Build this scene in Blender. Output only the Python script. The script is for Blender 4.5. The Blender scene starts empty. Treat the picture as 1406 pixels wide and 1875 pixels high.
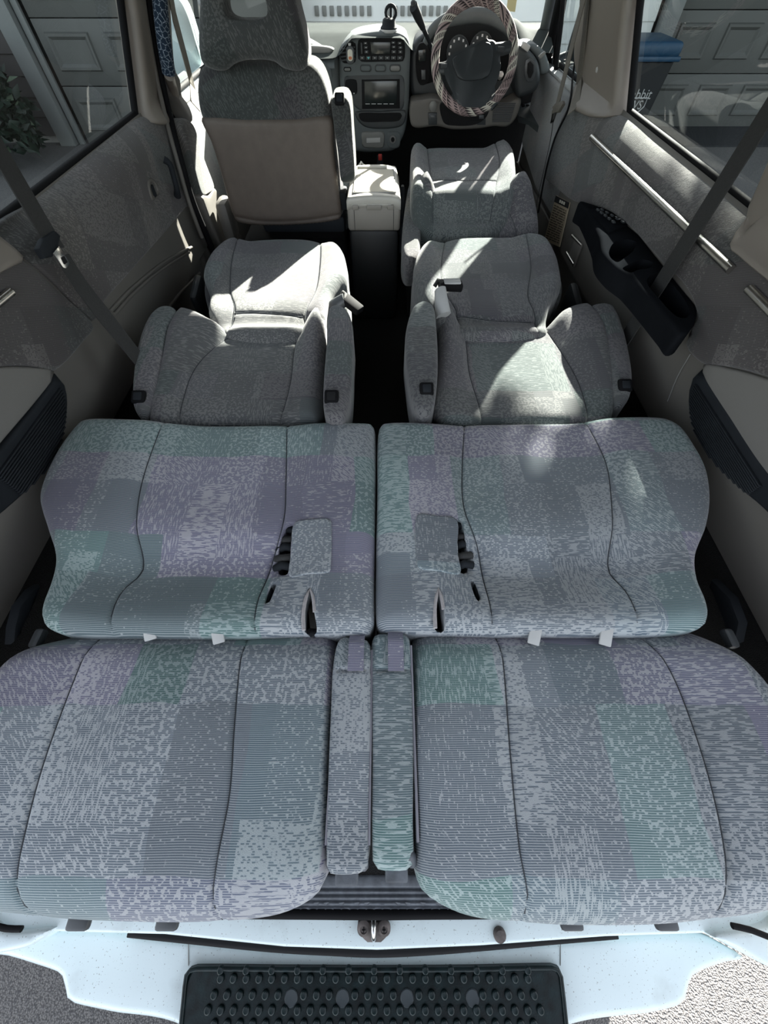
import bpy, bmesh, math, random
import numpy as np
from mathutils import Vector, Matrix, Euler, geometry

random.seed(7)
sc = bpy.context.scene
COL = sc.collection

# ------------------------------------------------------------------ camera
F, CU, CV = 705.0, 703.0, 937.5          # phone wide lens, pixels of a 1406 x 1875 frame
PITCH = math.radians(57.0)
CAM = Vector((0.0, 0.0, 1.05))
cam_d = bpy.data.cameras.new('camera')
cam_d.sensor_fit = 'HORIZONTAL'; cam_d.sensor_width = 36.0
cam_d.lens = 36.0 * F / 1406.0
cam_d.clip_start = 0.02
cam = bpy.data.objects.new('camera', cam_d); COL.objects.link(cam)
cam.location = CAM; cam.rotation_euler = (math.pi / 2 - PITCH, 0, 0)
sc.camera = cam

# ------------------------------------------------------------------ light
SUN_AZ, SUN_EL = math.radians(24.0), math.radians(26.0)     # front right, rather low
world = bpy.data.worlds.new('world'); sc.world = world; world.use_nodes = True
wn = world.node_tree; wn.nodes.clear()
sky = wn.nodes.new('ShaderNodeTexSky'); sky.sky_type = 'NISHITA'; sky.sun_disc = False
sky.sun_elevation = SUN_EL; sky.sun_rotation = SUN_AZ; sky.dust_density = 1.6; sky.ozone_density = 1.0
hs = wn.nodes.new('ShaderNodeHueSaturation'); hs.inputs['Saturation'].default_value = 0.34
bg = wn.nodes.new('ShaderNodeBackground'); bg.inputs['Strength'].default_value = 0.56
wo = wn.nodes.new('ShaderNodeOutputWorld')
wn.links.new(sky.outputs[0], hs.inputs['Color']); wn.links.new(hs.outputs[0], bg.inputs[0]); wn.links.new(bg.outputs[0], wo.inputs[0])
sun_d = bpy.data.lights.new('sun', 'SUN'); sun_d.energy = 44.0; sun_d.angle = math.radians(0.6); sun_d.color = (1.0, 0.95, 0.87)
sun = bpy.data.objects.new('sun', sun_d); COL.objects.link(sun)
sd = Vector((math.sin(SUN_AZ) * math.cos(SUN_EL), math.cos(SUN_AZ) * math.cos(SUN_EL), math.sin(SUN_EL)))
sun.rotation_euler = sd.to_track_quat('Z', 'Y').to_euler(); sun.location = sd * 20
sc.view_settings.view_transform = 'Standard'; sc.view_settings.look = 'None'
sc.view_settings.gamma = 1.0; sc.view_settings.use_curve_mapping = False
sc.view_settings.exposure = 0.05
sc.cycles.use_denoising = True
sc.cycles.max_bounces = 12; sc.cycles.diffuse_bounces = 6; sc.cycles.transparent_max_bounces = 16
sc.cycles.caustics_reflective = False; sc.cycles.caustics_refractive = False
sc.cycles.sample_clamp_indirect = 6.0

# ------------------------------------------------------------------ measuring: a pixel of the photo onto a real plane
DV = Vector((0, math.cos(PITCH), -math.sin(PITCH))); UV_ = Vector((0, math.sin(PITCH), math.cos(PITCH)))
def ray(u, v):
    return DV + Vector((1, 0, 0)) * ((u - CU) / F) + UV_ * ((CV - v) / F)
def P(u, v, X=None, Y=None, Z=None):
    d = ray(u, v)
    t = (X - CAM.x) / d.x if X is not None else (Y - CAM.y) / d.y if Y is not None else (Z - CAM.z) / d.z
    return CAM + d * t
def PP(u, v, o, n):
    d = ray(u, v); return CAM + d * ((o - CAM).dot(n) / d.dot(n))
def prof_r(z):
    return 0.75 if z < .60 else .75 + (.060) * ((z - .60) / .095) ** 3.2 if z < .695 else .81 - .27 * (z - .695)
def prof_l(z):
    return -.765 if z < .60 else -.765 - (.045) * ((z - .60) / .095) ** 3.2 if z < .695 else -.81 + .27 * (z - .695)
def W(u, v, side, off=0.0):
    """point of a side wall seen at a pixel, as (y, z)"""
    pf = prof_r if side > 0 else prof_l
    x = pf(.5) - side * off
    for _ in range(25):
        p = P(u, v, X=x); x = .5 * x + .5 * (pf(p.z) - side * off)
    return (p.y, p.z)
def W3(u, v, side, off=0.0):
    y, z = W(u, v, side, off); return Vector(((prof_r if side > 0 else prof_l)(z) - side * off, y, z))

# ------------------------------------------------------------------ objects
def root(name, label, cat, loc, group=None):
    o = bpy.data.objects.new(name, None); COL.objects.link(o); o.location = loc
    o.empty_display_size = .05
    o['label'] = label; o['category'] = cat
    if group: o['group'] = group
    return o
def tag(o, label, cat, group=None):
    o['label'] = label; o['category'] = cat
    if group: o['group'] = group
    return o
def link(name, me, mat, parent=None, smooth=True, ang=40):
    o = bpy.data.objects.new(name, me); COL.objects.link(o)
    if mat and not me.materials: me.materials.append(mat)
    if smooth:
        me.shade_smooth()
        if ang: me.set_sharp_from_angle(angle=math.radians(ang))
    if parent:
        o.parent = parent
        base = parent
        if base.type == 'EMPTY': o.matrix_parent_inverse = Matrix.Translation(-Vector(base.location))
    return o
def struct(o, kind='structure'):
    o['kind'] = kind; return o
def share(o, name, parent, loc):
    """another object with the same mesh, moved by loc"""
    c = bpy.data.objects.new(name, o.data); COL.objects.link(c)
    c.parent = parent; c.matrix_parent_inverse = o.matrix_parent_inverse.copy(); c.location = loc
    return c
def from_bm(name, bm, mat, parent=None, ang=40):
    me = bpy.data.meshes.new(name); bm.to_mesh(me); bm.free()
    return link(name, me, mat, parent, True, ang)

def cat(pts, sp, closed=True, sharp=False):
    """Catmull-Rom (or straight) curve through pts resampled about every sp"""
    pts = [np.array(p, float) for p in pts]; n = len(pts); out = []
    rng = n if closed else n - 1
    for i in range(rng):
        p1, p2 = pts[i], pts[(i + 1) % n]
        p0 = pts[(i - 1) % n] if closed or i > 0 else p1
        p3 = pts[(i + 2) % n] if closed or i + 2 < n else p2
        k = 1 if sharp and sp is None else max(1, int(round(np.linalg.norm(p2 - p1) / sp)))
        # chord-aware tangents keep corners from overshooting
        d = np.linalg.norm(p2 - p1) + 1e-9
        t1 = (p2 - p0) / (np.linalg.norm(p2 - p1) + np.linalg.norm(p1 - p0) + 1e-9) * d
        t2 = (p3 - p1) / (np.linalg.norm(p3 - p2) + np.linalg.norm(p2 - p1) + 1e-9) * d
        for j in range(k):
            s = j / k
            if sharp: out.append(p1 + (p2 - p1) * s)
            else:
                out.append((2*s**3-3*s*s+1)*p1 + (s**3-2*s*s+s)*t1 + (-2*s**3+3*s*s)*p2 + (s**3-s*s)*t2)
    if not closed: out.append(pts[-1])
    return np.array(out)
def seg_dist(pts, poly, closed=True):
    a = poly; b = np.roll(poly, -1, axis=0)
    if not closed: a, b = poly[:-1], poly[1:]
    best = np.full(len(pts), 1e9)
    for s in range(0, len(pts), 2000):
        q = pts[s:s+2000, None, :]; ab = (b - a)[None]
        t = np.clip(((q - a[None]) * ab).sum(-1) / ((ab**2).sum(-1) + 1e-12), 0, 1)
        dd = np.sqrt((((a[None] + ab * t[..., None]) - q) ** 2).sum(-1)).min(1)
        best[s:s+2000] = dd
    return best
def inside(pts, poly):
    x, y = pts[:, 0], pts[:, 1]; r = np.zeros(len(pts), bool); n = len(poly)
    for i in range(n):
        x1, y1 = poly[i]; x2, y2 = poly[(i + 1) % n]
        if y1 == y2: continue
        c = ((y1 > y) != (y2 > y)) & (x < (x2 - x1) * (y - y1) / (y2 - y1) + x1)
        r ^= c
    return r
def area(poly):
    x, y = poly[:, 0], poly[:, 1]
    return .5 * np.sum(x * np.roll(y, -1) - y * np.roll(x, -1))

def pad(name, outline, z, r, side, mat, parent=None, sp=.016, seams=(), gw=.006, gd=.007, holes=(), hole_depth=.04,
        map3=None, flip=False, uvo=(0, 0), sharp=False, puff=0.0, uvs=1.0, hole_mat=None, ang=0, tuck=0.0, thread=None):
    """soft or hard panel: outline in (a, b), height z(a, b), rounded border of radius r, skirt, stitched grooves, cut-outs"""
    poly = cat(outline, sp * .8, True, sharp)
    if area(poly) < 0: poly = poly[::-1]
    hp = []
    for h in holes:
        q = cat(h, .006, True); hp.append(q if area(q) > 0 else q[::-1])
    pts = [poly]; edges = [(i, (i + 1) % len(poly)) for i in range(len(poly))]
    base = len(poly)
    for q in hp:
        edges += [(base + i, base + (i + 1) % len(q)) for i in range(len(q))]; pts.append(q); base += len(q)
    tan = np.roll(poly, -1, 0) - np.roll(poly, 1, 0); tan /= np.linalg.norm(tan, axis=1)[:, None] + 1e-12
    nor = np.stack([-tan[:, 1], tan[:, 0]], 1)
    extra = []
    if r > 0:
        for ph in (18, 36, 54, 72, 90):
            d = r * (1 - math.cos(math.radians(ph)))
            q = poly + nor * d
            ok = inside(q, poly) & (seg_dist(q, poly) > .93 * d)
            extra.append(q[ok])
    lo, hi = poly.min(0), poly.max(0)
    gx, gy = np.meshgrid(np.arange(lo[0], hi[0], sp), np.arange(lo[1], hi[1], sp))
    gx[1::2] += sp * .5
    g = np.stack([gx.ravel(), gy.ravel()], 1)
    g = g[inside(g, poly)]
    if len(g): g = g[seg_dist(g, poly) > r + .35 * sp]
    sm = [cat(s, .010, False) for s in seams]
    if len(g) and sm:
        for s in sm: 
            if len(g): g = g[seg_dist(g, s, False) > gw * 2.6]
    if len(g):
        for q in hp: g = g[seg_dist(g, q) > .006]
    extra.append(g)
    for s in sm:
        t = np.gradient(s, axis=0); t /= np.linalg.norm(t, axis=1)[:, None] + 1e-12
        n_ = np.stack([-t[:, 1], t[:, 0]], 1)
        for k in (-2.2, -1.0, -.45, 0, .45, 1.0, 2.2):
            q = s + n_ * gw * k
            q = q[inside(q, poly)]
            if len(q): extra.append(q[seg_dist(q, poly) > .002])
    allp = np.concatenate(pts + [e for e in extra if len(e)])
    vs, es, fs, *_ = geometry.delaunay_2d_cdt([Vector(p) for p in allp], edges, [], 1, 2e-4)
    V = np.array([[v.x, v.y] for v in vs]); fs = [list(f) for f in fs if len(f) >= 3]
    if hp:
        cen = np.array([V[f].mean(0) for f in fs]); bad = np.zeros(len(fs), bool)
        for q in hp: bad |= inside(cen, q)
        fs = [f for f, b_ in zip(fs, bad) if not b_]
    d = seg_dist(V, poly)
    h = z(V[:, 0], V[:, 1]) if callable(z) else np.full(len(V), float(z))
    h = np.array(h, float)
    for s in sm:
        ds = seg_dist(V, s, False)
        h -= gd * np.exp(-(ds / gw) ** 2)
        if puff: h -= puff * np.exp(-(ds / .035) ** 2)
    if r > 0:
        q = np.clip(1 - d / r, 0, 1); h -= r * (1 - np.sqrt(np.clip(1 - q * q, 0, 1)))
    # border loops
    cnt = {}
    for f in fs:
        for i in range(len(f)):
            e = (f[i], f[(i + 1) % len(f)]); cnt[e] = 1
    bnd = [e for e in cnt if (e[1], e[0]) not in cnt]
    verts = [(V[i, 0], V[i, 1], h[i]) for i in range(len(V))]
    uv = [(V[i, 0] * uvs + uvo[0], V[i, 1] * uvs + uvo[1]) for i in range(len(V))]
    low = {}; mats = [0] * len(fs)
    dh = seg_dist(V, np.concatenate(hp)) if hp else None
    def lower(i):
        if i not in low:
            hole = dh is not None and dh[i] < 1e-3 and d[i] > 1e-3
            dep = hole_depth if hole else side
            a, b = V[i]
            if tuck and not hole:
                c_ = poly.mean(0); w_ = c_ - V[i]; w_ = w_ / (np.linalg.norm(w_) + 1e-9); a += w_[0] * tuck; b += w_[1] * tuck
            verts.append((a, b, h[i] - dep)); uv.append((uv[i][0], uv[i][1] + dep)); low[i] = len(verts) - 1
        return low[i]
    if side > 0 or hp:
        for a, b in bnd:
            fs.append([b, a, lower(a), lower(b)]); mats.append(0)
    if side > 0 and len(bnd):
        nxt = {a: b for a, b in bnd}; seen = set()
        for s in list(nxt):
            if s in seen: continue
            lp = []; c = s
            while c not in seen and c in nxt: seen.add(c); lp.append(c); c = nxt[c]
            if len(lp) > 2:
                hole = dh is not None and dh[lp[0]] < 1e-3 and d[lp[0]] > 1e-3
                fs.append([low[i] for i in lp][::-1] if not hole else [low[i] for i in lp][::-1]); mats.append(1 if hole and hole_mat else 0)
    m3 = map3 or (lambda a, b, c: (a, b, c))
    me = bpy.data.meshes.new(name)
    me.from_pydata([m3(*v) for v in verts], [], [f[::-1] for f in fs] if flip else fs)
    ul = me.uv_layers.new(name='UVMap')
    li = np.zeros(len(me.loops), np.int32); me.loops.foreach_get('vertex_index', li)
    ul.data.foreach_set('uv', np.array(uv, np.float32)[li].ravel())
    me.materials.append(mat)
    if hole_mat:
        me.materials.append(hole_mat); me.polygons.foreach_set('material_index', np.array(mats, np.int32))
    me.update()
    o = link(name, me, None, parent, True, ang)
    if thread and sm:
        for s in sm:
            s = s[inside(s, poly)]
            if len(s) < 3: continue
            d = seg_dist(s, poly); hh = z(s[:, 0], s[:, 1]) if callable(z) else np.full(len(s), float(z)); hh = np.array(hh) - puff - gd * .95
            if r > 0: q = np.clip(1 - d / r, 0, 1); hh = hh - r * (1 - np.sqrt(np.clip(1 - q * q, 0, 1)))
            tube('seam', [m3(a, b, c) for (a, b), c in zip(s[::2], hh[::2])], .0011, thread, o, n=5, smooth=False)
    return o

def rbox(name, c, s, mat, parent=None, bev=.004, rot=(0, 0, 0), seg=2):
    bm = bmesh.new(); bmesh.ops.create_cube(bm, size=1)
    bmesh.ops.scale(bm, vec=Vector(s), verts=bm.verts)
    if bev: bmesh.ops.bevel(bm, geom=list(bm.edges), offset=min(bev, min(s) * .49), segments=seg, profile=.5, affect='EDGES')
    bmesh.ops.transform(bm, matrix=Matrix.Translation(Vector(c)) @ Euler(rot).to_matrix().to_4x4(), verts=bm.verts)
    return from_bm(name, bm, mat, parent)
def plate(name, pts, n, th, mat, parent=None, bev=.003, seg=2, back=False):
    """planar outline pts whose front faces n, thick th behind it"""
    n = Vector(n).normalized(); pts = [Vector(p) for p in pts]
    c = sum(pts, Vector()) / len(pts); ar = Vector()
    for i in range(len(pts)): ar += (pts[i] - c).cross(pts[(i + 1) % len(pts)] - c)
    if ar.dot(n) < 0: pts = pts[::-1]
    bm = bmesh.new()
    f = [bm.verts.new(p) for p in pts]; b = [bm.verts.new(p - n * th) for p in pts]
    bm.faces.new(f); bm.faces.new(b[::-1])
    fe = []
    for i in range(len(f)):
        j = (i + 1) % len(f); bm.faces.new([f[j], f[i], b[i], b[j]])
    bm.edges.ensure_lookup_table()
    if bev:
        fs_ = set(f); fe = [e for e in bm.edges if e.verts[0] in fs_ and e.verts[1] in fs_]
        bmesh.ops.bevel(bm, geom=fe, offset=bev, segments=seg, profile=.5, affect='EDGES', clamp_overlap=True)
    return from_bm(name, bm, mat, parent)
def frame_ring(name, outer, inner, n, th, mat, parent=None):
    """flat ring between two outlines with the same number of points"""
    n = Vector(n).normalized(); bm = bmesh.new(); k = len(outer)
    A = [bm.verts.new(Vector(p)) for p in outer]; B = [bm.verts.new(Vector(p)) for p in inner]
    C = [bm.verts.new(Vector(p) - n * th) for p in outer]; D = [bm.verts.new(Vector(p) - n * th) for p in inner]
    for i in range(k):
        j = (i + 1) % k
        bm.faces.new([A[i], A[j], B[j], B[i]]); bm.faces.new([B[i], B[j], D[j], D[i]]); bm.faces.new([A[j], A[i], C[i], C[j]])
        bm.faces.new([D[i], D[j], C[j], C[i]])
    bmesh.ops.recalc_face_normals(bm, faces=bm.faces)
    return from_bm(name, bm, mat, parent)
def rrect(o, ax, ay, w, h, r, n=4):
    o, ax, ay = Vector(o), Vector(ax).normalized(), Vector(ay).normalized(); out = []
    r = min(r, w * .499, h * .499)
    for cx, cy, a0 in ((w/2-r, h/2-r, 0), (-w/2+r, h/2-r, 90), (-w/2+r, -h/2+r, 180), (w/2-r, -h/2+r, 270)):
        for i in range(n + 1):
            a = math.radians(a0 + 90 * i / n); out.append(o + ax * (cx + r * math.cos(a)) + ay * (cy + r * math.sin(a)))
    return out
def tube(name, pts, rad, mat, parent=None, n=10, closed=False, sp=.02, smooth=True, flat=1.0, ref=None, uv=False):
    p = cat([tuple(Vector(q)) for q in pts], sp, closed) if smooth else np.array([tuple(Vector(q)) for q in pts], float)
    m = len(p)
    rad = [rad] * m if not hasattr(rad, '__len__') else list(np.interp(np.linspace(0, 1, m), np.linspace(0, 1, len(rad)), rad))
    verts, faces = [], []
    up = Vector(ref) if ref else None
    prev = None
    for i in range(m):
        a = Vector(p[(i + 1) % m] if closed or i + 1 < m else p[i]); b = Vector(p[i - 1] if closed or i > 0 else p[i])
        t = (a - b).normalized()
        if up is not None: s = t.cross(up).normalized()
        else:
            if prev is None: prev = t.orthogonal().normalized()
            s = (prev - t * prev.dot(t)).normalized(); prev = s
        w = s.cross(t).normalized()
        for k in range(n):
            an = 2 * math.pi * k / n
            verts.append(Vector(p[i]) + s * math.cos(an) * rad[i] + w * math.sin(an) * rad[i] * flat)
    for i in range(m if closed else m - 1):
        for k in range(n):
            j = (i + 1) % m; l = (k + 1) % n
            faces.append([i*n+k, i*n+l, j*n+l, j*n+k])
    if not closed: faces += [list(range(n))[::-1], [(m-1)*n+k for k in range(n)]]
    me = bpy.data.meshes.new(name); me.from_pydata(verts, [], faces)
    if uv:
        ul = me.uv_layers.new(name='UVMap'); q = 0
        for f in me.polygons:
            ii = [me.loops[l].vertex_index for l in f.loop_indices]
            ri = [v // n for v in ii]; ki = [v % n for v in ii]
            for l, (a_, b_) in zip(f.loop_indices, zip(ri, ki)):
                if max(ri) - min(ri) > 1 and a_ == 0: a_ = m
                if max(ki) - min(ki) > 1 and b_ == 0: b_ = n
                ul.data[l].uv = (a_ / m, b_ / n)
    me.update()
    return link(name, me, mat, parent, True, 50)
def strap(name, pts, wdir, width, th, mat, parent=None, sp=.03, smooth=True):
    """flat webbing: box section swept along pts, wide along wdir (one vector, or one for every point)"""
    p = cat([tuple(Vector(q)) for q in pts], sp, False) if smooth else np.array([tuple(Vector(q)) for q in pts], float)
    m = len(p); wd = wdir if isinstance(wdir, list) else [wdir] * 2
    wd = np.array([tuple(Vector(w)) for w in wd], float); ws = np.linspace(0, 1, len(wd))
    verts, faces, uvv = [], [], []; L = 0
    for i in range(m):
        t = Vector(p[min(i + 1, m - 1)] - p[max(i - 1, 0)]).normalized()
        w = Vector([np.interp(i / (m - 1), ws, wd[:, c]) for c in range(3)]); w = (w - t * w.dot(t)).normalized(); nn = t.cross(w).normalized()
        if i: L += np.linalg.norm(p[i] - p[i-1])
        for a, b in ((-1, -1), (1, -1), (1, 1), (-1, 1)):
            verts.append(Vector(p[i]) + w * a * width / 2 + nn * b * th / 2); uvv.append((a * width / 2, L))
    for i in range(m - 1):
        for k in range(4):
            l = (k + 1) % 4; faces.append([i*4+k, i*4+l, i*4+4+l, i*4+4+k])
    faces += [[3, 2, 1, 0], [m*4-4, m*4-3, m*4-2, m*4-1]]
    me = bpy.data.meshes.new(name); me.from_pydata(verts, [], faces)
    ul = me.uv_layers.new(name='UVMap')
    for l in me.loops: ul.data[l.index].uv = uvv[l.vertex_index]
    me.update()
    return link(name, me, mat, parent, True, 40)
def lathe(name, prof, c, axis, mat, parent=None, n=20):
    ax = Vector(axis).normalized(); s = ax.orthogonal().normalized(); w = ax.cross(s); c = Vector(c)
    verts, faces = [], []
    for r, h in prof:
        for k in range(n):
            a = 2 * math.pi * k / n; verts.append(c + ax * h + (s * math.cos(a) + w * math.sin(a)) * r)
    m = len(prof)
    for i in range(m - 1):
        for k in range(n):
            l = (k + 1) % n; faces.append([i*n+k, i*n+l, i*n+n+l, i*n+n+k])
    faces += [list(range(n))[::-1], [(m-1)*n+k for k in range(n)]]
    me = bpy.data.meshes.new(name); me.from_pydata(verts, [], faces); me.update()
    return link(name, me, mat, parent, True, 35)
def grid(name, fn, nu, nv, mat, parent=None, ang=0, uvf=None):
    verts = [tuple(fn(i / nu, j / nv)) for i in range(nu + 1) for j in range(nv + 1)]
    faces = [[i*(nv+1)+j, (i+1)*(nv+1)+j, (i+1)*(nv+1)+j+1, i*(nv+1)+j+1] for i in range(nu) for j in range(nv)]
    me = bpy.data.meshes.new(name); me.from_pydata(verts, [], faces)
    if uvf:
        uvv = [uvf(i / nu, j / nv) for i in range(nu + 1) for j in range(nv + 1)]
        ul = me.uv_layers.new(name='UVMap')
        for l in me.loops: ul.data[l.index].uv = uvv[l.vertex_index]
    me.update()
    return link(name, me, mat, parent, True, ang)
def text(name, s, c, ax, ay, size, mat, parent=None, th=.0006, align='CENTER'):
    """flat lettering as a thin mesh lying on the plane (ax, ay) at c"""
    cu = bpy.data.curves.new(name, 'FONT'); cu.body = s; cu.size = size; cu.align_x = align; cu.align_y = 'CENTER'; cu.extrude = th; cu.resolution_u = 3
    tmp = bpy.data.objects.new(name, cu); COL.objects.link(tmp)
    dg = bpy.context.evaluated_depsgraph_get(); me = bpy.data.meshes.new_from_object(tmp.evaluated_get(dg))
    bpy.data.objects.remove(tmp); bpy.data.curves.remove(cu)
    ax, ay = Vector(ax).normalized(), Vector(ay).normalized(); nn = ax.cross(ay)
    M = Matrix((ax, ay, nn)).transposed().to_4x4(); M.translation = Vector(c)
    me.transform(M); me.materials.clear(); me.name = name
    return link(name, me, mat, parent, False)

# ------------------------------------------------------------------ materials
def nodes(name):
    m = bpy.data.materials.new(name); m.use_nodes = True; nt = m.node_tree
    return m, nt, nt.nodes['Principled BSDF']
class NT:
    def __init__(s, nt): s.nt = nt
    def n(s, t, **k):
        q = s.nt.nodes.new(t)
        for a, b in k.items(): setattr(q, a, b)
        return q
    def l(s, a, b): s.nt.links.new(a, b)
    def put(s, inp, v):
        if isinstance(v, (int, float, tuple, list)): inp.default_value = v
        else: s.l(v, inp)
    def m(s, op, a, b=None, c=None, clamp=False):
        q = s.n('ShaderNodeMath', operation=op); q.use_clamp = clamp
        s.put(q.inputs[0], a)
        if b is not None: s.put(q.inputs[1], b)
        if c is not None: s.put(q.inputs[2], c)
        return q.outputs[0]
    def mix(s, f, a, b):
        q = s.n('ShaderNodeMix', data_type='RGBA'); s.put(q.inputs[0], f); s.put(q.inputs[6], a); s.put(q.inputs[7], b); return q.outputs[2]
    def rng(s, v, a, b, c=0.0, d=1.0, smooth=False):
        q = s.n('ShaderNodeMapRange'); q.clamp = True
        if smooth: q.interpolation_type = 'SMOOTHSTEP'
        s.put(q.inputs[0], v)
        for i, k in enumerate((a, b, c, d)): q.inputs[i + 1].default_value = k
        return q.outputs[0]
    def xyz(s, x, y, z=0.0):
        q = s.n('ShaderNodeCombineXYZ'); s.put(q.inputs[0], x); s.put(q.inputs[1], y); s.put(q.inputs[2], z); return q.outputs[0]
    def noise(s, vec, scale=1.0, detail=1.0, dim='2D', out=0):
        q = s.n('ShaderNodeTexNoise', noise_dimensions=dim); s.put(q.inputs['Vector'], vec); q.inputs['Scale'].default_value = scale
        q.inputs['Detail'].default_value = detail; return q.outputs[out]
    def bump(s, h, st, dist=.002):
        q = s.n('ShaderNodeBump'); q.inputs['Strength'].default_value = st; q.inputs['Distance'].default_value = dist; s.l(h, q.inputs['Height']); return q.outputs[0]
def C(*c): return (*c, 1.0)
def simple(name, col, rough=.5, metal=0.0, var=.0, vscale=20, bump=0.0, bscale=600, spec=.5, coat=0.0, dist=.001):
    m, nt, b = nodes(name); t = NT(nt)
    b.inputs['Roughness'].default_value = rough; b.inputs['Metallic'].default_value = metal; b.inputs['Specular IOR Level'].default_value = spec
    b.inputs['Coat Weight'].default_value = coat
    tc = t.n('ShaderNodeTexCoord').outputs['Object']
    v = t.noise(tc, vscale, 3, '3D'); f = t.rng(v, .3, .7)
    lo = tuple(c * (1 - var) for c in col); hi = tuple(min(1, c * (1 + var)) for c in col)
    t.l(t.mix(f, C(*lo), C(*hi)), b.inputs['Base Color'])
    if bump: t.l(t.bump(t.noise(tc, bscale, 2, '3D'), bump, dist), b.inputs['Normal'])
    return m

def fabric(name, base_a, base_b, base_c, dk_a, dk_b, dk_c, row=.0027, rot=0.0, con=1.0):
    """velour with a patchwork print: broken dark rows whose density and tint change from patch to patch"""
    m, nt, b = nodes(name); t = NT(nt)
    b.inputs['Roughness'].default_value = .95; b.inputs['Specular IOR Level'].default_value = .15
    b.inputs['Sheen Weight'].default_value = .25; b.inputs['Sheen Roughness'].default_value = .5
    uv = t.n('ShaderNodeTexCoord').outputs['UV']
    sp = t.n('ShaderNodeSeparateXYZ'); t.l(uv, sp.inputs[0]); u0, v0 = sp.outputs[0], sp.outputs[1]
    if rot:
        c, s = math.cos(rot), math.sin(rot)
        u = t.m('ADD', t.m('MULTIPLY', u0, c), t.m('MULTIPLY', v0, -s)); v = t.m('ADD', t.m('MULTIPLY', u0, s), t.m('MULTIPLY', v0, c))
    else: u, v = u0, v0
    P2 = t.xyz(u, v)
    wob = t.noise(P2, 7, 1); wob2 = t.noise(t.xyz(v, u), 9, 1)
    ud = t.m('MULTIPLY_ADD', t.m('SUBTRACT', wob, .5), .022, u); vd = t.m('MULTIPLY_ADD', t.m('SUBTRACT', wob2, .5), .022, v)
    def cell(sx, sy, seed):
        """random colour of an irregular patchwork: bands of blocks, every band shifted, blocks of two widths"""
        w1 = t.n('ShaderNodeTexWhiteNoise', noise_dimensions='1D'); y = t.m('MULTIPLY_ADD', vd, sy, seed * 1.7)
        y = t.m('MULTIPLY_ADD', t.m('SINE', t.m('MULTIPLY', y, 2.4)), .28, y); j = t.m('FLOOR', y); t.l(j, w1.inputs['W'])
        sx_ = t.m('MULTIPLY', t.m('MULTIPLY_ADD', w1.outputs['Value'], .7, .7), sx)
        x = t.m('ADD', t.m('MULTIPLY', ud, sx_), t.m('MULTIPLY', w1.outputs['Value'], 37.7 + seed))
        x = t.m('MULTIPLY_ADD', t.m('SINE', t.m('MULTIPLY', x, 2.1)), .32, x); i = t.m('FLOOR', x)
        q = t.n('ShaderNodeTexWhiteNoise', noise_dimensions='3D'); t.l(t.xyz(i, j, seed), q.inputs['Vector'])
        s_ = t.n('ShaderNodeSeparateColor'); t.l(q.outputs['Color'], s_.inputs[0]); return s_.outputs
    r1, g1, b1 = cell(9.5, 6.5, 3.1); r2, g2, b2 = cell(6.0, 7.5, 11.3)
    rowc = t.m('DIVIDE', t.m('MULTIPLY_ADD', wob, .006, v), row); rf = t.m('FRACT', rowc); ri = t.m('FLOOR', rowc)
    tri = t.m('ABSOLUTE', t.m('SUBTRACT', rf, .5))
    stripe = t.rng(tri, .18, .36, 1.0, 0.0, True)
    nd = t.noise(t.xyz(t.m('MULTIPLY', u, 175), t.m('MULTIPLY', ri, 5.37)), 1, 0)
    blot = t.noise(P2, 150, 1)
    vst = t.noise(t.xyz(t.m('MULTIPLY', u, 340), t.m('MULTIPLY', v, 60)), 1, 1)
    hst = t.noise(t.xyz(t.m('MULTIPLY', u, 50), t.m('MULTIPLY', v, 280)), 1, 1)
    uu, vv = t.m('ADD', u, v), t.m('SUBTRACT', u, v)
    dg = t.noise(t.xyz(t.m('MULTIPLY', uu, 230), t.m('MULTIPLY', vv, 55)), 1, 1)
    def sel(a, lo): return t.m('GREATER_THAN', a, lo)
    pat = hst
    for lo, q in ((.25, blot), (.5, vst), (.68, dg), (.84, blot)):
        f = sel(r1, lo); q_ = t.n('ShaderNodeMix', data_type='FLOAT'); t.l(f, q_.inputs[0]); t.put(q_.inputs[2], pat); t.put(q_.inputs[3], q); pat = q_.outputs[0]
    kk = t.rng(g2, .25, .7, .5, 5.2)                                          # how open the print is in this patch
    D = t.m('ADD', t.m('MULTIPLY', t.m('SUBTRACT', pat, .5), kk), t.rng(g1, .1, .85, .42, .96))
    dash = t.m('MULTIPLY_ADD', t.m('SUBTRACT', D, nd), 9.0, .5, clamp=True)
    soft = t.m('MULTIPLY_ADD', t.m('SUBTRACT', D, .5), 1.2, .5, clamp=True)
    dark = t.m('MULTIPLY', t.m('MULTIPLY_ADD', stripe, .72, .16), dash)
    dark = t.m('MULTIPLY', t.m('MULTIPLY_ADD', soft, .25, .78), dark)
    f1, f2 = t.rng(r2, .30, .50), t.rng(r2, .58, .76)
    base = t.mix(f2, t.mix(f1, C(*base_a), C(*base_b)), C(*base_c))
    dk = t.mix(f2, t.mix(f1, C(*dk_a), C(*dk_b)), C(*dk_c))
    col = t.mix(t.m('MULTIPLY', dark, con), base, dk)
    big = t.rng(t.noise(P2, 3.0, 2), .3, .7, .84, 1.12)
    h = t.n('ShaderNodeHueSaturation'); t.l(col, h.inputs['Color']); t.l(big, h.inputs['Value'])
    h2 = t.n('ShaderNodeHueSaturation'); t.l(h.outputs[0], h2.inputs['Color']); t.l(t.rng(b2, .1, .9, .84, 1.08), h2.inputs['Value']); t.l(h2.outputs[0], b.inputs['Base Color'])
    t.l(t.bump(t.m('ADD', t.noise(P2, 900, 1), t.m('MULTIPLY', dark, -.5)), .35, .0012), b.inputs['Normal'])
    return m

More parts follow.
